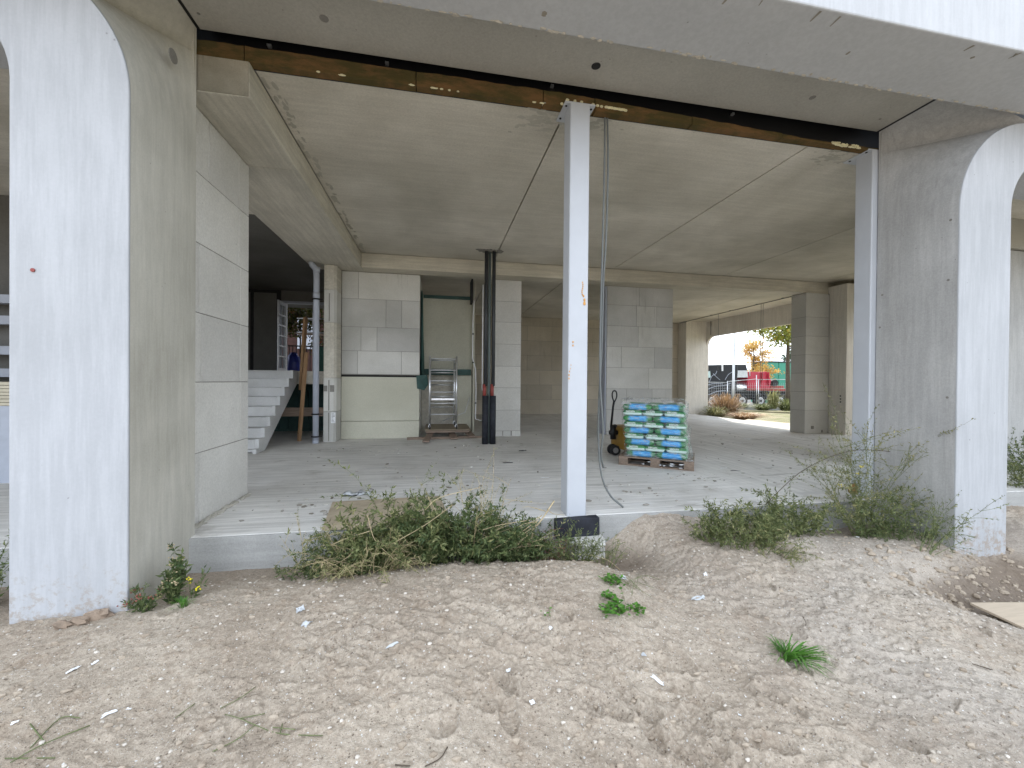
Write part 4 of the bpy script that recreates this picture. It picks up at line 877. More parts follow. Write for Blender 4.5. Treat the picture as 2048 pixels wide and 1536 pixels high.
c = atz(1480, 842, -.03); t = thing('wood_sheet', 'pale thin wooden sheet lying outside at the slab edge', 'sheet', tuple(c)); m = MB()
q = [atz(*a_, -.04) for a_ in ((1419, 839), (1462, 843), (1498, 848), (1440, 841.5))]
pl_ = [(p_[0]+.15, p_[1]) for p_ in q]; m.prism([(10.78, 12.6), (11.5, 13.2), (11.8, 11.4), (10.80, 10.6)], -.06, -.03, 'z'); m.build('sheet', M['plyl'], t)
# ------------------------------------------------------------------ ground
CPTS = np.array([(-6, .5, -.34), (-3, .6, -.33), (0, .6, -.34), (3, .6, -.37), (6, .6, -.42), (-4, 2, -.29), (-1.2, 2, -.31), (1, 2, -.33), (2.6, 1.9, -.36), (4, 1.9, -.42),
 (-2.6, 3.0, -.255), (-2.0, 3.0, -.235), (-1.8, 3.45, -.265), (-1.2, 3.65, -.28), (-1.4, 3.0, -.22), (-.8, 3.15, -.20), (-.8, 3.65, -.31), (0, 3.12, -.165), (0, 3.62, -.31), (.8, 3.15, -.175), (.9, 3.6, -.31),
 (1.3, 3.1, -.20), (1.25, 3.5, -.34), (1.55, 3.35, -.37), (1.8, 3.42, -.36), (1.95, 3.66, -.08), (2.3, 3.68, -.02), (2.1, 3.35, -.15), (2.2, 2.9, -.24), (2.8, 3.4, -.17), (3.0, 3.68, -.14), (3.4, 3.3, -.19), (4.0, 3.35, -.23), (4.0, 3.7, -.30),
 (4.6, 3.4, -.28), (4.9, 3.05, -.31), (4.3, 2.85, -.30), (3.7, 2.5, -.33), (3.9, 2.28, -.385), (4.25, 2.62, -.50), (4.6, 2.45, -.56), (5.2, 2.55, -.60), (5.4, 2.95, -.42), (6.2, 3.1, -.34), (4.6, 2.0, -.46), (5.5, 2.0, -.52), (6.5, 3.8, -.16), (8, 4.2, -.12), (7, 2.2, -.5),
 (-4, 3.2, -.3), (-6, 3.4, -.35), (9, 2.5, -.4)], float)
_K = lambda r: np.where(r > 0, r*r*np.log(np.maximum(r, 1e-9)), 0)
_n = len(CPTS); _A = np.zeros((_n+3, _n+3)); _d = np.hypot(CPTS[:, None, 0]-CPTS[None, :, 0], CPTS[:, None, 1]-CPTS[None, :, 1])
_A[:_n, :_n] = _K(_d)+np.eye(_n)*.002; _A[:_n, _n] = 1; _A[:_n, _n+1:_n+3] = CPTS[:, :2]; _A[_n:, :_n] = _A[:_n, _n:].T
_W = np.linalg.solve(_A, np.concatenate([CPTS[:, 2], [0, 0, 0]]))
def hbase(x, y):
    x = np.asarray(x, float); y = np.asarray(y, float); o = _W[_n]+_W[_n+1]*x+_W[_n+2]*y
    for i in range(_n): o = o+_W[i]*_K(np.hypot(x-CPTS[i, 0], y-CPTS[i, 1]))
    return o
_rs = np.random.RandomState(7); _tab = _rs.rand(256, 256)
def vnoise(x, y):
    xi = np.floor(x).astype(int); yi = np.floor(y).astype(int); fx = x-xi; fy = y-yi; fx = fx*fx*(3-2*fx); fy = fy*fy*(3-2*fy)
    a = _tab[xi & 255, yi & 255]; b = _tab[(xi+1) & 255, yi & 255]; c = _tab[xi & 255, (yi+1) & 255]; d = _tab[(xi+1) & 255, (yi+1) & 255]
    return (a*(1-fx)+b*fx)*(1-fy)+(c*(1-fx)+d*fx)*fy
def fbm(x, y, f, o, g=.55):
    s = 0; a = 1; t_ = 0
    for i in range(o): s = s+a*vnoise(x*f+i*17.3, y*f+i*9.1); t_ += a; a *= g; f *= 2.03
    return s/t_
PR = []; rg = random.Random(77)   # footprints and scuffs: x,y,angle,len,wid,depth
for px, py in ((1330, 1340), (1365, 1330), (1250, 1390), (1300, 1450), (1320, 1470), (1385, 1400), (1420, 1395), (1560, 1400), (1540, 1480), (1015, 1450), (1010, 1400), (1180, 1420), (1215, 1420), (1290, 1410), (1690, 1480), (1810, 1470), (1410, 1450), (1480, 1360), (1590, 1330), (1640, 1420), (1740, 1350), (1120, 1340), (1250, 1330), (1170, 1500), (1380, 1500), (1480, 1520)):
    c = atz(px, py, -.34); PR.append((c[0], c[1], rg.uniform(-.5, .8)+2.0, rg.uniform(.07, .12), rg.uniform(.04, .05), rg.uniform(.014, .024)))
for i in range(70): PR.append((rg.uniform(-3, 5), rg.uniform(1.0, 3.1), rg.uniform(0, 3.14), rg.uniform(.04, .12), rg.uniform(.03, .06), rg.uniform(.008, .022)))
def height(x, y, detail=True):
    h = hbase(np.clip(x, -7, 9.5), np.clip(y, .3, 4.2))
    far = np.clip((np.hypot(np.maximum(0, np.abs(x-1)-6.5), np.maximum(0, np.maximum(.2-y, y-4.2))))/2.5, 0, 1)
    side = np.clip((x-10.8)/12, 0, 1); hf = np.where(y > 3, -.13-.45*side, -.36); hf = np.where((x < 10.6) & (y > 4.2), -.45, hf)
    h = h*(1-far)+hf*far
    h = np.where((y > 3.74) & (x < 10.6) & (x > -13.9), np.minimum(h, -.05), h)
    if detail:
        m = np.clip((3.9-y)*3, 0, 1)*np.clip((x+5)*.7, .2, 1); m0 = m; m = m*np.clip(fbm(x+5, y+3, 1.1, 3)*3.2-.8, .38, 1.35)
        h = h+.08*(fbm(x, y, 1.7, 3)-.5)*m0
        r = fbm(x+.3*fbm(x, y, 2, 2), y*1.6+x*.55, 6.5, 4, .6); h = h+.030*(1-np.abs(2*r-1)**.7-.5)*m
        h = h+.012*(fbm(x, y, 22, 4, .65)-.5)*m+.007*(fbm(x, y, 60, 2, .7)-.5)*m
        cl = fbm(x, y, 13, 3); h = h+.03*np.clip(cl-.60, 0, 1)*6*.35*m
        for (cx, cy, a, l_, w_, d_) in PR:
            k_ = (np.abs(x-cx) < .3) & (np.abs(y-cy) < .3)
            if not np.any(k_): continue
            dx = x[k_]-cx; dy = y[k_]-cy; u_ = (dx*math.cos(a)+dy*math.sin(a))/l_; v_ = (-dx*math.sin(a)+dy*math.cos(a))/w_; rr = np.sqrt(u_*u_+v_*v_)
            h[k_] += -d_*np.clip(1-(rr/1.15)**6, 0, 1)*(1+.18*np.sin(u_*l_*260))+d_*.55*np.exp(-((rr-1.32)/.17)**2)
    return h
def H1(x, y): return float(height(np.array([float(x)]), np.array([float(y)]))[0])
def gp(px, py):      # ground point seen at a pixel
    d = _f+_R*((px-1024)/F)+_U*((768-py)/F); ts = np.linspace(1.0, 9, 1600); P_ = CP[None, :]+d[None, :]*ts[:, None]
    hh = height(P_[:, 0], P_[:, 1]); i = np.argmax(P_[:, 2] <= hh); return (P_[i, 0], P_[i, 1], hh[i])
geo = lambda a, b, n: a+(b-a)*((np.linspace(0, 1, n)[1:])**2.4)
X_ = np.concatenate([geo(-4.0, -400, 50)[::-1], np.linspace(-4.0, -3.0, 60)[:-1], np.linspace(-3.0, 5.6, 960), np.linspace(5.6, 8, 140)[1:], np.linspace(8, 32, 120)[1:], geo(32, 500, 30)])
Y_ = np.concatenate([geo(.75, -300, 40)[::-1], np.linspace(.75, 2.4, 250)[:-1], np.linspace(2.4, 3.95, 170), np.linspace(3.95, 40, 130)[1:], geo(40, 600, 30)])
GX, GY = np.meshgrid(X_, Y_); GZ = height(GX.ravel(), GY.ravel())
k = NT('sand', .92, .2); p = k.pos()
n1 = k.noise(p, 1.1, 8, .65, .3); n2 = k.noise(p, 45, 5, .75); n3 = k.noise(p, 6, 6, .7)
col = k.mix(k.ramp(n1, .34, .66), (.375, .312, .246), (.505, .436, .355))
col = k.mix(k.math('MULTIPLY', k.ramp(n3, .52, .70), .5), col, (.30, .225, .16))
col = k.mix(1.0, col, k.ramp(n2, .28, .72, (.62, .60, .57), (1.26, 1.26, 1.25)), 'MULTIPLY')
sep = k.n('ShaderNodeSeparateXYZ'); k.l(k.n('ShaderNodeNewGeometry').outputs['Position'], sep.inputs[0])
def mrng(s_, a, b, c=0, d=1):
    x = k.n('ShaderNodeMapRange'); x.inputs['From Min'].default_value = a; x.inputs['From Max'].default_value = b; x.inputs['To Min'].default_value = c; x.inputs['To Max'].default_value = d; k.l(s_, x.inputs['Value']); return x.outputs[0]
pat = k.math('MULTIPLY', k.ramp(k.noise(p, 1.6, 5, .6, .4), .50, .66), k.ramp(k.noise(p, 70, 4, .8), .50, .60)); col = k.mix(k.math('MULTIPLY', pat, .62), col, (.19, .15, .115))
gr = k.math('MULTIPLY', mrng(sep.outputs[0], 1.4, 2.6), k.ramp(k.noise(p, .8, 4), .35, .6)); col = k.mix(k.math('MULTIPLY', gr, .35), col, (.47, .44, .40))
for sc_, th, c_ in ((85, .955, (.62, .60, .56)), (170, .90, (.60, .58, .54)), (55, .985, (.68, .67, .64))):
    v = k.n('ShaderNodeTexVoronoi'); v.inputs['Scale'].default_value = sc_; k.l(p, v.inputs['Vector'])
    s2 = k.n('ShaderNodeSeparateColor'); k.l(v.outputs['Color'], s2.inputs[0])
    col = k.mix(k.math('MULTIPLY', k.math('GREATER_THAN', s2.outputs[0], th), k.math('LESS_THAN', v.outputs['Distance'], .27)), col, c_)
    col = k.mix(k.math('MULTIPLY', k.math('MULTIPLY', k.math('LESS_THAN', s2.outputs[1], .07), k.math('LESS_THAN', v.outputs['Distance'], .30)), .7), col, (.12, .09, .065))
hum = k.math('MULTIPLY', mrng(sep.outputs[2], -.22, -.36), mrng(sep.outputs[1], 3.0, 3.4)); col = k.mix(k.math('MULTIPLY', hum, .7), col, (.14, .105, .075))
hole = k.math('MULTIPLY', mrng(sep.outputs[0], 3.8, 4.2), mrng(sep.outputs[2], -.34, -.43)); hole = k.math('MULTIPLY', hole, mrng(sep.outputs[1], 2.2, 2.4)); col = k.mix(k.math('MULTIPLY', hole, .8), col, (.17, .13, .095))
gras = k.mix(k.ramp(k.noise(k.pos((1, 3, 1)), 1.4, 6, .7), .42, .6), (.27, .23, .15), (.12, .135, .045)); col = k.mix(mrng(sep.outputs[0], 10.8, 12.5), col, gras)
road = k.math('MULTIPLY', mrng(sep.outputs[1], 24.4, 25.0), mrng(sep.outputs[0], 12, 13)); col = k.mix(road, col, (.12, .12, .12))
k.color(col); k.bump(k.math('ADD', n2, k.math('MULTIPLY', k.noise(p, 150, 3, .6), .7)), 1.0, .010); M['sand'] = k.m
go = grid_mesh('ground', np.stack([GX.ravel(), GY.ravel(), GZ], 1), len(X_), len(Y_), M['sand']); tag(go, kind='structure')
# pebbles, shell crumbs and clods
rg = random.Random(101)
def scatter(n, smin, smax, mat, name, flat=.6, pw=2.2, xr=(-2.6, 5.3), yr=(1.15, 3.5), nn=0):
    m = MB(); xs_ = np.array([rg.uniform(*xr) for _ in range(n)]); ys_ = np.array([yr[0]+(yr[1]-yr[0])*rg.random()**1.2 for _ in range(n)]); zs_ = height(xs_, ys_)
    for x, y, z_ in zip(xs_, ys_, zs_):
        s_ = smin+(smax-smin)*rg.random()**pw; m.blob((x, y, z_+s_*.15), s_*rg.uniform(.7, 1.3), s_*rg.uniform(.6, 1.1), s_*flat, rg, nn, .22)
    return tag(m.build(name, mat), kind='stuff')
k = NT('pebble', .8, .25); k.color(k.mix(k.island(), (.30, .25, .19), (.62, .57, .50))); M['peb'] = k.m
k = NT('clod', .95, .1); k.color(k.mix(k.island(), (.31, .255, .195), (.44, .37, .29))); k.bump(k.noise(k.pos(), 120, 3), .6, .004); M['clod'] = k.m
M['lump'] = plain('brown_lump', (.27, .205, .15), .95, 0, .3, 20, .6)
scatter(4200, .0025, .013, M['peb'], 'pebbles', .6, 3)
scatter(4200, .003, .022, M['clod'], 'sand_clods', .55, 3.4, nn=-1)
scatter(900, .0015, .005, M['white'], 'shell_crumbs', .35, 2, nn=-1)
scatter(260, .008, .035, M['clod'], 'earth_lumps', .7, 1.5, (3.8, 5.8), (2.35, 3.1))
# rocks at pier foot
for i, (px, py, r) in enumerate(((205, 1232, .05), (165, 1243, .035), (130, 1250, .03))):
    g_ = gp(px, py); m = MB(); m.blob((g_[0], g_[1]-.02, g_[2]+.01), r*1.5, r, r*.9, rg, 2, .3); tag(m.build('earth_lump', M['lump']), ('largest brown earth lump against the left pier foot', 'middle brown earth lump against the left pier foot', 'smallest brown earth lump against the left pier foot')[i], 'lump', 'lumps at the pier foot')
# ------------------------------------------------------------------ weeds
def weed(name, label, base, n, h, spread, leaf_len, lm, seed, lean=(0, 0), dens=20, cat='weed', stem='stemg', flowers=0, fl='flower', zmin=None, wid=.28, yr=.6, sub=3, arch_=.25, curl=.6, hf=2.0, fan=.75):
    rg = random.Random(seed); t = thing(name, label, cat, (base[0], base[1], base[2])); st = MB(); lf = MB(); fw = MB()
    def leaf(p, d, L_):
        e = d.cross(Vector((rg.gauss(0, 1), rg.gauss(0, 1), rg.gauss(0, 1)))).normalized()*L_*wid*.5; nrm = d.cross(e).normalized()*L_*.12
        lf.add([p, p+d*L_*.45+e+nrm, p+d*L_-nrm, p+d*L_*.45-e+nrm], [(0, 1, 2, 3)])
    def shoot(p, d, L_, r, dn, lvl):
        m_ = 7; pts = [p]; q = Vector(p); dd = Vector(d).normalized(); bend = Vector((rg.gauss(0, curl), rg.gauss(0, curl*yr), rg.gauss(0, curl*.6)-arch_))
        for i in range(m_): dd = (dd+bend*(.9/m_)).normalized(); q = q+dd*(L_/m_); pts.append(q.copy())
        st.tube(pts, [r*(1-.75*i/m_) for i in range(m_+1)], 4, True, False)
        for i in range(int(dn*L_*2.6)):
            u_ = rg.uniform(.12 if lvl else .3, 1)*m_; a = int(min(u_, m_-1)); pp = pts[a].lerp(pts[a+1], u_-a); ax = (pts[a+1]-pts[a]).normalized()
            dv = (ax*.7+Vector((rg.gauss(0, 1), rg.gauss(0, 1), rg.gauss(0, 1)))*.8).normalized(); leaf(pp, dv, leaf_len*1.65*rg.uniform(.5, 1.25)*(1.1-.4*u_/m_))
        if flowers and rg.random() < flowers:
            for _ in range(6): fw.blob(pts[-1]+Vector((rg.gauss(0, .01), rg.gauss(0, .01), rg.gauss(0, .008))), .006, .006, .005, rg, -1, .2)
        if lvl:
            for _ in range(sub):
                u_ = rg.uniform(.3, .95)*m_; a = int(min(u_, m_-1)); pp = pts[a].lerp(pts[a+1], u_-a); ax = (pts[a+1]-pts[a]).normalized()
                shoot(pp, ax+Vector((rg.gauss(0, .7), rg.gauss(0, .7), rg.gauss(0, .5))), L_*rg.uniform(.25, .5), r*.55, dn, lvl-1)
    for i in range(n):
        a = rg.uniform(0, 6.28); o = rg.random()**.5; b = Vector((base[0]+math.cos(a)*spread*o, base[1]+math.sin(a)*spread*o*.35, base[2])); b.z = H1(b.x, b.y)-.02 if zmin is None else zmin
        dr = Vector((lean[0]+math.cos(a)*o*fan+rg.gauss(0, .33*fan), lean[1]+math.sin(a)*o*.3+rg.gauss(0, .15), 1)); shoot(b, dr, hf*h*rg.uniform(.55, 1.1)*(1-.35*o), .0035, dens, 1)
    st.build('stem', M[stem], t); lf.build('leaf', M[lm], t)
    if fw.n: fw.build('flower', M[fl], t)
    return t
def wb(px, py, Y): c = at(px, py, Y); return (c[0], Y, H1(c[0], Y))
weed('weed_bush', 'dense dark green weed bush in the middle of the clump along the slab edge', wb(930, 1100, 3.5), 78, .35, .34, .036, 'leafd', 1, (0, .0), 40)
weed('weed_bush', 'mixed green weed bush left of centre, below the dirty board on the slab', wb(800, 1105, 3.48), 66, .33, .32, .038, 'leaf', 2, (-.1, 0), 40)
weed('weed_bush', 'small low weeds at the left end of the clump, before the bare slab face', wb(660, 1120, 3.42), 50, .18, .27, .026, 'leafd', 3, (0, 0), 34)
weed('tall_weed', 'upright leafy stem standing tallest above the middle bush', wb(870, 1090, 3.55), 3, .62, .03, .036, 'leaf', 4, (.0, 0), 24, sub=2, curl=.15, arch_=0)
weed('tall_weed', 'wispy pale seeding stems fanning up right of the tallest stem', wb(955, 1080, 3.5), 11, .62, .06, .016, 'leafy', 5, (.25, 0), 17, sub=5, curl=.3, arch_=.05, stem='stemd')
weed('tall_weed', 'arching leafy stem spreading left over the dirty board', wb(800, 1080, 3.5), 8, .48, .12, .032, 'leaf', 6, (-.25, 0), 18, sub=3, curl=.35)
weed('tall_weed', 'thin lone reddish stem at the far left end of the clump', wb(618, 1110, 3.5), 3, .36, .03, .026, 'leaf', 7, (.03, 0), 13, sub=3, curl=.3, stem='stemd')
weed('weed_bush', 'yellowing drooping stalks on the left front of the clump', wb(735, 1110, 3.36), 44, .30, .24, .022, 'leafy', 8, (.0, -.1), 30, stem='stemd', sub=4, arch_=1.1)
weed('weed_bush', 'low green weeds between the middle bush and the dry branch', wb(1020, 1105, 3.45), 60, .23, .24, .03, 'leafd', 9, (0, 0), 36)
weed('weed_bush', 'fine leaved weed growing in front of the black column pad', wb(1140, 1110, 3.40), 30, .22, .17, .022, 'leaf', 10, (-.05, 0), 28, sub=4)
weed('weed_bush', 'sparse brown tinged weeds along the pit right of the column pad', wb(1215, 1115, 3.3), 12, .16, .14, .018, 'leafy', 19, (.1, 0), 20)
weed('weed_bush', 'broad weed bush spilling down the sand on the right of the opening', wb(1480, 1080, 3.25), 66, .25, .36, .032, 'leaf', 11, (.05, -.1), 34)
weed('weed_bush', 'lighter tufted weeds at the right side of the broad bush', wb(1580, 1065, 3.4), 54, .25, .28, .032, 'leaf', 12, (0, 0), 34)
weed('weed_bush', 'low trailing yellow green weeds at the foot of the broad bush', wb(1555, 1125, 3.08), 22, .17, .20, .020, 'leafy', 13, (.15, -.3), 28, arch_=.9)
weed('tall_weed', 'slender upright sprig rising from the broad bush', wb(1555, 1060, 3.4), 3, .44, .04, .028, 'leaf', 14, (.1, 0), 16, sub=3, curl=.2, arch_=0)
weed('tall_weed', 'big wispy weed with tiny leaves in front of the right pier and steel column', wb(1730, 1060, 3.42), 22, .72, .15, .022, 'leafy', 15, (.05, 0), 19, sub=7, curl=.45, arch_=.1, flowers=.02)
weed('tall_weed', 'dark leafy weed with yellow flowers at the base of the big wispy weed', wb(1735, 1070, 3.4), 20, .40, .15, .03, 'leaf', 16, (.08, 0), 22, sub=4, flowers=.03)
weed('tall_weed', 'wispy branch reaching right across the white face of the right pier', wb(1850, 1085, 3.0), 8, .42, .08, .022, 'leaf', 17, (.85, 0), 15, sub=6, curl=.3, arch_=.25)
weed('weed_bush', 'soft green low weeds along the foot of the right pier', wb(1790, 1085, 3.30), 50, .13, .36, .024, 'leafd', 18, (0, 0), 26, sub=3)
weed('weed_bush', 'grey green sparse weeds climbing against the right pier side', wb(1830, 1060, 3.2), 16, .34, .25, .024, 'leaf', 28, (0.1, 0), 17, sub=5)
c = gp(345, 1205); weed('ragwort_plant', 'tallest green plant with faded flower heads at the left pier foot', c, 10, .20, .025, .036, 'leafd', 20, (-.02, .02), 52, 'plant', fan=.12, flowers=.25, sub=2, curl=.12, arch_=0, wid=.34, fl='stemd')
c = gp(385, 1195); weed('ragwort_plant', 'slim plant with yellow flower head leaning over the slab corner', c, 3, .15, .012, .026, 'leafd', 22, (.03, .02), 34, 'plant', fan=.15, flowers=.4, sub=2, curl=.12, arch_=0)
M['redf'] = plain('red_brown_flower', (.24, .08, .06), .7)
c = gp(290, 1222); weed('ragwort_plant', 'lower left green plant with reddish seed heads at the left pier foot', c, 11, .10, .04, .028, 'leafd', 21, (-.02, 0), 54, 'plant', fan=.4, flowers=.3, fl='redf', sub=2, curl=.25, arch_=0)
c = gp(365, 1212); tuft('grass_tuft', 'tiny bright tuft under the pier foot plants', 'grass tuft', c, 60, .06, .08, M['leafb'], 90, .0025)
c = gp(1590, 1320); tuft('grass_tuft', 'bright green grass tuft spreading on the sand at lower right', 'grass tuft', (c[0]-.02, c[1]+.02, c[2]), 120, .085, .15, M['leafb'], 91, .004, (.55, -.7))
# vine-like small plant
def clover(name, label, pts, seed, size=.032, n=38):
    rg = random.Random(seed); c0 = gp(*pts[0]); t = thing(name, label, 'plant', c0); lf = MB(); st = MB()
    for px, py in pts:
        c = Vector(gp(px, py))
        for i in range(n):
            p_ = c+Vector((rg.gauss(0, .025), rg.gauss(0, .025), rg.uniform(.008, .045))); a = rg.uniform(0, 6.28); d = Vector((math.cos(a), math.sin(a), rg.uniform(-.1, .5))).normalized(); e = Vector((-d.y, d.x, rg.uniform(-.3, .3)))*size*.42; s_ = size*rg.uniform(.6, 1.2)
            lf.add([p_, p_+d*s_*.4+e, p_+d*s_, p_+d*s_*.4-e], [(0, 1, 2, 3)])
            if i % 4 == 0: st.tube([c, (c+p_)/2+Vector((0, 0, .01)), p_], .0012, 4)
    lf.build('leaf', M['leafb'], t); st.build('stem', M['stemg'], t); return t
clover('creeping_plant', 'small bright green creeping plant on the sand right of centre', [(1228, 1215), (1240, 1228), (1212, 1228), (1220, 1200), (1275, 1225), (1222, 1165), (1235, 1172)], 1)
m = MB(); rg = random.Random(31)
for i in range(12):
    a = gp(1200+i*7, 1150+rg.uniform(0, 20)); b = gp(1250+rg.uniform(0, 70), 1160+rg.uniform(0, 55)); mid = [(a[j]+b[j])/2 for j in range(3)]; m.tube(sp([(a[0], a[1], a[2]+.01), (mid[0], mid[1], mid[2]+rg.uniform(.02, .06)), (b[0], b[1], b[2]+.01)], 5), .0016, 4)
tag(m.build('trailing_runner', M['stemg']), 'tangle of thin dark runners above the small creeping plant', 'runners')
c = gp(1099, 1240); clover('seedling', 'tiny green seedling alone on the sand below the mound', [(1099, 1232)], 5, .02, 8)
# dry branch
t = thing('dry_branch', 'bare pale dry branch leaning up to the foot of the steel column', 'branch', wb(1030, 1120, 3.3)); m = MB(); rg = random.Random(14)
def br(a, b, r, n=0):
    a = Vector(a); b = Vector(b); mid = (a+b)/2+Vector((rg.gauss(0, .02), rg.gauss(0, .02), rg.gauss(0, .015))); m.tube(sp([a, mid, b], 4), [r*(1-.7*i/8) for i in range(9)], 5); return a, mid, b
root = at(1108, 1002, 3.55); tip = at(1035, 1090, 3.3); br(root, tip, .008)
for u_, px, py in ((.25, 1045, 1015), (.35, 1040, 1058), (.5, 1010, 1070), (.5, 1065, 1095), (.65, 1000, 1095), (.75, 1030, 1112), (.6, 1050, 1118), (.2, 1128, 1030), (.85, 1006, 1112), (.45, 975, 1105)):
    p_ = Vector(root).lerp(Vector(tip), u_); br(p_, at(px, py, 3.35+rg.uniform(-.06, .06)), .0045)
m.build('branch', M['stemd'], t)
weed('dry_twigs', 'tangle of reddish dry twigs behind the bare branch', wb(1085, 1080, 3.52), 30, .20, .14, .012, 'leaff', 44, (0, 0), 6, 'twigs', stem='redf', sub=4, curl=1.0)
m = MB()
for q in (((640, 1100), (690, 1078), (740, 1062)), ((650, 1140), (700, 1110), (705, 1080)), ((735, 1030), (750, 1080), (790, 1120)), ((850, 1020), (880, 995), (960, 975)), ((965, 1060), (1000, 1050), (1060, 1040)), ((780, 1090), (850, 1050), (905, 1010)), ((1180, 1110), (1215, 1120), (1240, 1140))):
    m.tube(sp([at(x, y, 3.3) for x, y in q], 5), .0028, 5)
tag(m.build('dry_stalks', M['stemd']), kind='stuff')
t = thing('bowed_stem', 'long dark bowed stem arching from the broad bush to the right pier', 'stem', wb(1560, 1060, 3.4))
m = MB(); m.tube(sp([at(x, y, 3.4) for x, y in ((1530, 1010), (1560, 980), (1600, 945), (1650, 918), (1700, 902), (1745, 900), (1780, 903))], 5), .0035, 5); m.build('stem', M['bark'], t)
lf = MB(); rg = random.Random(3)
for i in range(90):
    u_ = rg.random(); p_ = at(1560+u_*200, 975-80*math.sin(u_*1.5)+rg.uniform(-14, 14), 3.4+rg.uniform(-.04, .04)); leaf_cloud(lf, 1, p_, (.01, .01, .01), .013, rg)
lf.build('leaf', M['leaf'], t)
for i, (px, py, Y, lab, mt) in enumerate(((2060, 1020, 3.9, 'green weeds in the neighbouring bay at the right edge', 'leaf'), (2050, 960, 4.5, 'darker weeds against the neighbouring bay wall', 'leafd'))):
    c = at(px, py, Y); weed('weed_bush', lab, (c[0]+.2, Y, H1(c[0], Y)), 46, .38 if i == 0 else .55, .35, .032, mt, 50+i, (0, 0), 22, zmin=H1(c[0], Y))
c = at(-8, 1170, 3.3); weed('weed_bush', 'dark weeds just left of the left pier foot', (c[0]-.1, 3.35, H1(c[0], 3.35)), 18, .25, .1, .03, 'leafd', 60, (0, 0), 20)
# thin debris stems on the sand
def gst(name, label, paths, mat, r, cat):
    m = MB()
    for q in paths: m.tube(sp([(lambda g_: (g_[0], g_[1], g_[2]+.006))(gp(*a)) for a in q], 4), r, 4)
    return tag(m.build(name, M[mat]), label, cat)
gst('fallen_weed_stem', 'uprooted thin green stem lying on the sand, left of centre bottom', [((450, 1432), (480, 1440), (510, 1455), (560, 1470), (645, 1475)), ((510, 1455), (475, 1485), (425, 1510)), ((480, 1440), (530, 1432)), ((560, 1470), (565, 1450)), ((545, 1462), (590, 1462))], 'stemg', .0022, 'stem')
gst('fallen_weed_stem', 'single thin green blade lying above the uprooted stem', [((440, 1420), (480, 1400), (512, 1376)), ((350, 1440), (390, 1410))], 'stemg', .002, 'stem')
gst('fallen_weed_stem', 'green stems pressed in the sand at the bottom left corner', [((20, 1530), (70, 1500), (130, 1475), (180, 1455)), ((60, 1500), (120, 1440), (160, 1440)), ((10, 1520), (110, 1520)), ((90, 1490), (60, 1450))], 'stemg', .0026, 'stem')
gst('root_strand', 'dark curved root sticking out at the bottom edge left of centre', [((850, 1536), (880, 1520), (895, 1497)), ((790, 1534), (820, 1536))], 'bark', .003, 'root')
gst('root_strand', 'thin dark twig standing right of the grass tuft top', [((1605, 1235), (1612, 1250), (1600, 1262))], 'bark', .0018, 'root')
gst('root_strand', 'dark stick lying on the sand at lower right', [((1945, 1330), (1985, 1342))], 'bark', .003, 'root')
# ------------------------------------------------------------------ litter and loose sheets
rg = random.Random(55)
def scrap(px, py, w_, h_, ang_, label, mat='white', name='plastic_scrap', lift=.006, z=None):
    c = gp(px, py) if z is None else atz(px, py, z); m = MB(); n = 5; R_ = Matrix.Rotation(rad(ang_), 3, 'Z'); g = []
    for j in range(n):
        for i in range(n):
            u_, v_ = i/(n-1)-.5, j/(n-1)-.5; e = 1+rg.uniform(-.35, .1)*(abs(u_) > .4 or abs(v_) > .4); p_ = R_@Vector((u_*w_*e, v_*h_*e, 0)); x, y = c[0]+p_.x, c[1]+p_.y
            g.append((x, y, (H1(x, y) if z is None else z)+lift+rg.uniform(0, min(w_, h_)*.22)))
    m.add(g, [(j*n+i, j*n+i+1, j*n+i+n+1, j*n+i+n) for j in range(n-1) for i in range(n-1)])
    o = m.build(name, M[mat]); tag(o, label, 'scrap'); q = o.modifiers.new('s', 'SOLIDIFY'); q.thickness = .002; return o
M['blues'] = plain('blue_scrap', (.08, .25, .62), .5); M['tape'] = plain('grey_film_scrap', (.50, .52, .53), .35); M['card'] = plain('stained_card', (.42, .35, .25), .8, 0, .3, 6)
scrap(145, 1343, .06, .022, 60, 'long white scrap on the sand near the left edge'); scrap(190, 1328, .03, .017, 50, 'small white scrap right of the long white one near the left edge')
scrap(218, 1430, .055, .02, 40, 'white scrap crossed by a stalk, bottom left'); scrap(30, 1450, .028, .013, 20, 'white chip near the bottom left corner')
scrap(258, 1420, .018, .01, 10, 'little white chip right of the white scrap crossed by a stalk'); scrap(600, 1222, .05, .05, 30, 'crumpled clear film scrap, upper of two on the left sand slope', 'tape')
scrap(612, 1247, .06, .045, 70, 'crumpled clear film scrap, lower of two on the left sand slope', 'tape'); scrap(785, 1295, .07, .012, 8, 'thin streak of clear film half buried left of centre', 'tape')
scrap(768, 1138, .035, .03, 10, 'crumpled blue scrap under the weed clump', 'blues'); scrap(1101, 1260, .022, .022, 30, 'white chip below the small seedling'); scrap(1017, 1345, .022, .016, 0, 'small square white chip near the centre of the sand')
scrap(1064, 1408, .028, .026, 15, 'larger white chip, bottom centre'); scrap(1315, 1362, .075, .018, -50, 'curved white strip lying beside footprints right of centre'); scrap(1288, 1313, .028, .018, -50, 'grey stone chip above the curved white strip', 'tape')
scrap(1246, 1160, .05, .045, 0, 'crumpled translucent bag scrap at the pit edge', 'tape', lift=.012); scrap(1397, 1198, .11, .045, -8, 'flat translucent plastic label on the sand right of centre', 'tape', lift=.004)
scrap(1410, 1150, .03, .022, 0, 'small white scrap above the flat plastic label'); scrap(1537, 1087, .04, .035, 0, 'blue scrap caught in the broad weed bush', 'blues', lift=.05); scrap(1715, 1078, .04, .03, 20, 'crumpled white paper right of the broad weed bush', lift=.02)
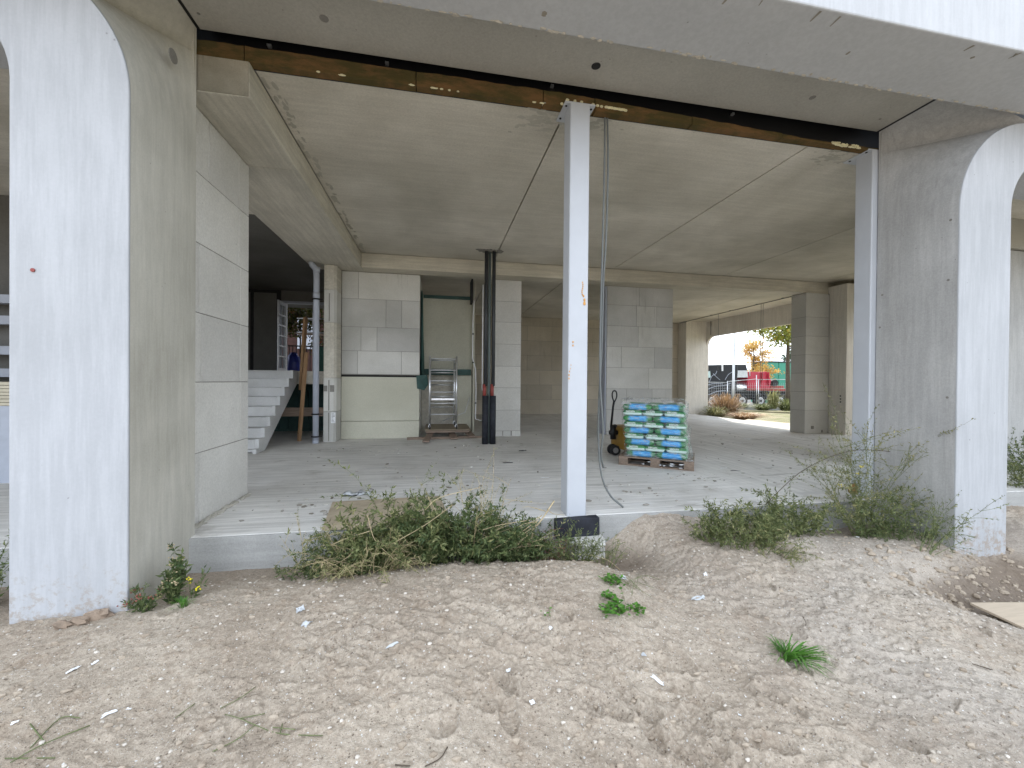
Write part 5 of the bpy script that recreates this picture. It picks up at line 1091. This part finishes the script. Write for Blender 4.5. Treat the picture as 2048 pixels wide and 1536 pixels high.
scrap(1662, 1063, .045, .03, 0, 'white paper scrap behind the broad weed bush', lift=.02); scrap(1480, 1432, .014, .012, 0, 'tiny white chip left of the footprints, bottom right'); scrap(1495, 879, .10, .14, 30, 'white paper lying on the floor in front of the street opening', z=.004)
scrap(1210, 1070, .03, .02, 20, 'pinkish chip beside the column pad', 'tape', lift=.01); scrap(1448, 937, .14, .02, 10, 'short white strip on the floor right of the pallet', z=.003); scrap(1090, 956, .12, .015, 0, 'thin white strip on the floor left of the steel column', z=.003)
scrap(1045, 902, .16, .05, 0, 'dark chip on the floor right of the riser pipes', 'foamb', z=.006); scrap(1470, 942, .16, .025, -5, 'dark sliver on the floor right of the pallet', 'foamb', z=.004); scrap(1015, 926, .18, .03, 0, 'dark smear of rubble on the floor behind the weed clump', 'foamb', z=.004)
t = thing('torn_packaging', 'torn grey and white packaging with black edge on the slab behind the weeds', 'packaging', tuple(atz(712, 990, 0)))
a = atz(683, 992, 0); b = atz(742, 986, 0); m = MB(); n = 9; vs = []
for i in range(n): u_ = i/(n-1); vs += [(a[0]+(b[0]-a[0])*u_, a[1]-.02+.01*math.sin(i), .004+.02*math.sin(i*1.2)**2), (a[0]+(b[0]-a[0])*u_, a[1]+.07+.02*math.sin(i*1.7), .012+.035*math.sin(i*.9)**2)]
m.add(vs, [(2*i, 2*i+2, 2*i+3, 2*i+1) for i in range(n-1)], True); o = m.build('sheet', M['tape'], t); q = o.modifiers.new('s', 'SOLIDIFY'); q.thickness = .003
m = MB(); m.tube([(a[0], a[1]-.03, .006), ((a[0]+b[0])/2, a[1]-.035, .005), ((a[0]+b[0])/2+.03, a[1]-.01, .02)], .006, 5); m.tube(sp([((a[0]+b[0])/2+.02, a[1], .03), (b[0]-.02, b[1]-.02, .012), (b[0]+.02, b[1]+.04, .03), (b[0]-.05, b[1]+.06, .035)]), .004, 5); m.build('black_edge', M['black'], t)
q = [atz(x, y, .008) for x, y in ((643, 1060), (665, 1004), (880, 992), (905, 1052))]
po = [(p_[0], p_[1]) for p_ in q]; tag(MB().prism(po, .004, .012, 'z').build('dirty_board', M['card'], bev=.002), 'dirty beige board lying flat on the slab behind the weed clump', 'board')
M['rust'] = plain('rusty_sheet', (.38, .20, .07), .7, 0, .3, 8)
c = at(1706, 978, 3.66); m = MB(); m.tube([(c[0], 3.655, c[2]), (c[0], 3.665, c[2])], .062, 20); o = m.build('orange_disc', M['rust']); o.scale = (1, 1, 1); tag(o, 'dull orange disc leaning at the foot of the right steel column', 'disc')
# board in the hollow at the right
q = [atz(x, y, -.45) for x, y in ((1940, 1205), (2130, 1283), (2230, 1205), (2060, 1200))]
z0 = -.45; po = [(4.24, 2.50), (4.26, 2.02), (5.6, 1.72), (5.7, 2.48)]
q1 = atz(1940, 1205, -.43); q2 = atz(2048, 1255, -.43); q3 = atz(2048, 1204, -.43); d_ = (q2-q1); e_ = (q3-q1)
po = [(q1[0], q1[1]), (q1[0]+d_[0]*3, q1[1]+d_[1]*3), (q1[0]+d_[0]*3+e_[0]*3, q1[1]+d_[1]*3+e_[1]*3), (q1[0]+e_[0]*3, q1[1]+e_[1]*3)]
tag(MB().prism(po, -.448, -.43, 'z').build('plywood_sheet', M['plyl'], bev=.002), 'pale plywood sheet over the hollow at the right edge', 'board')
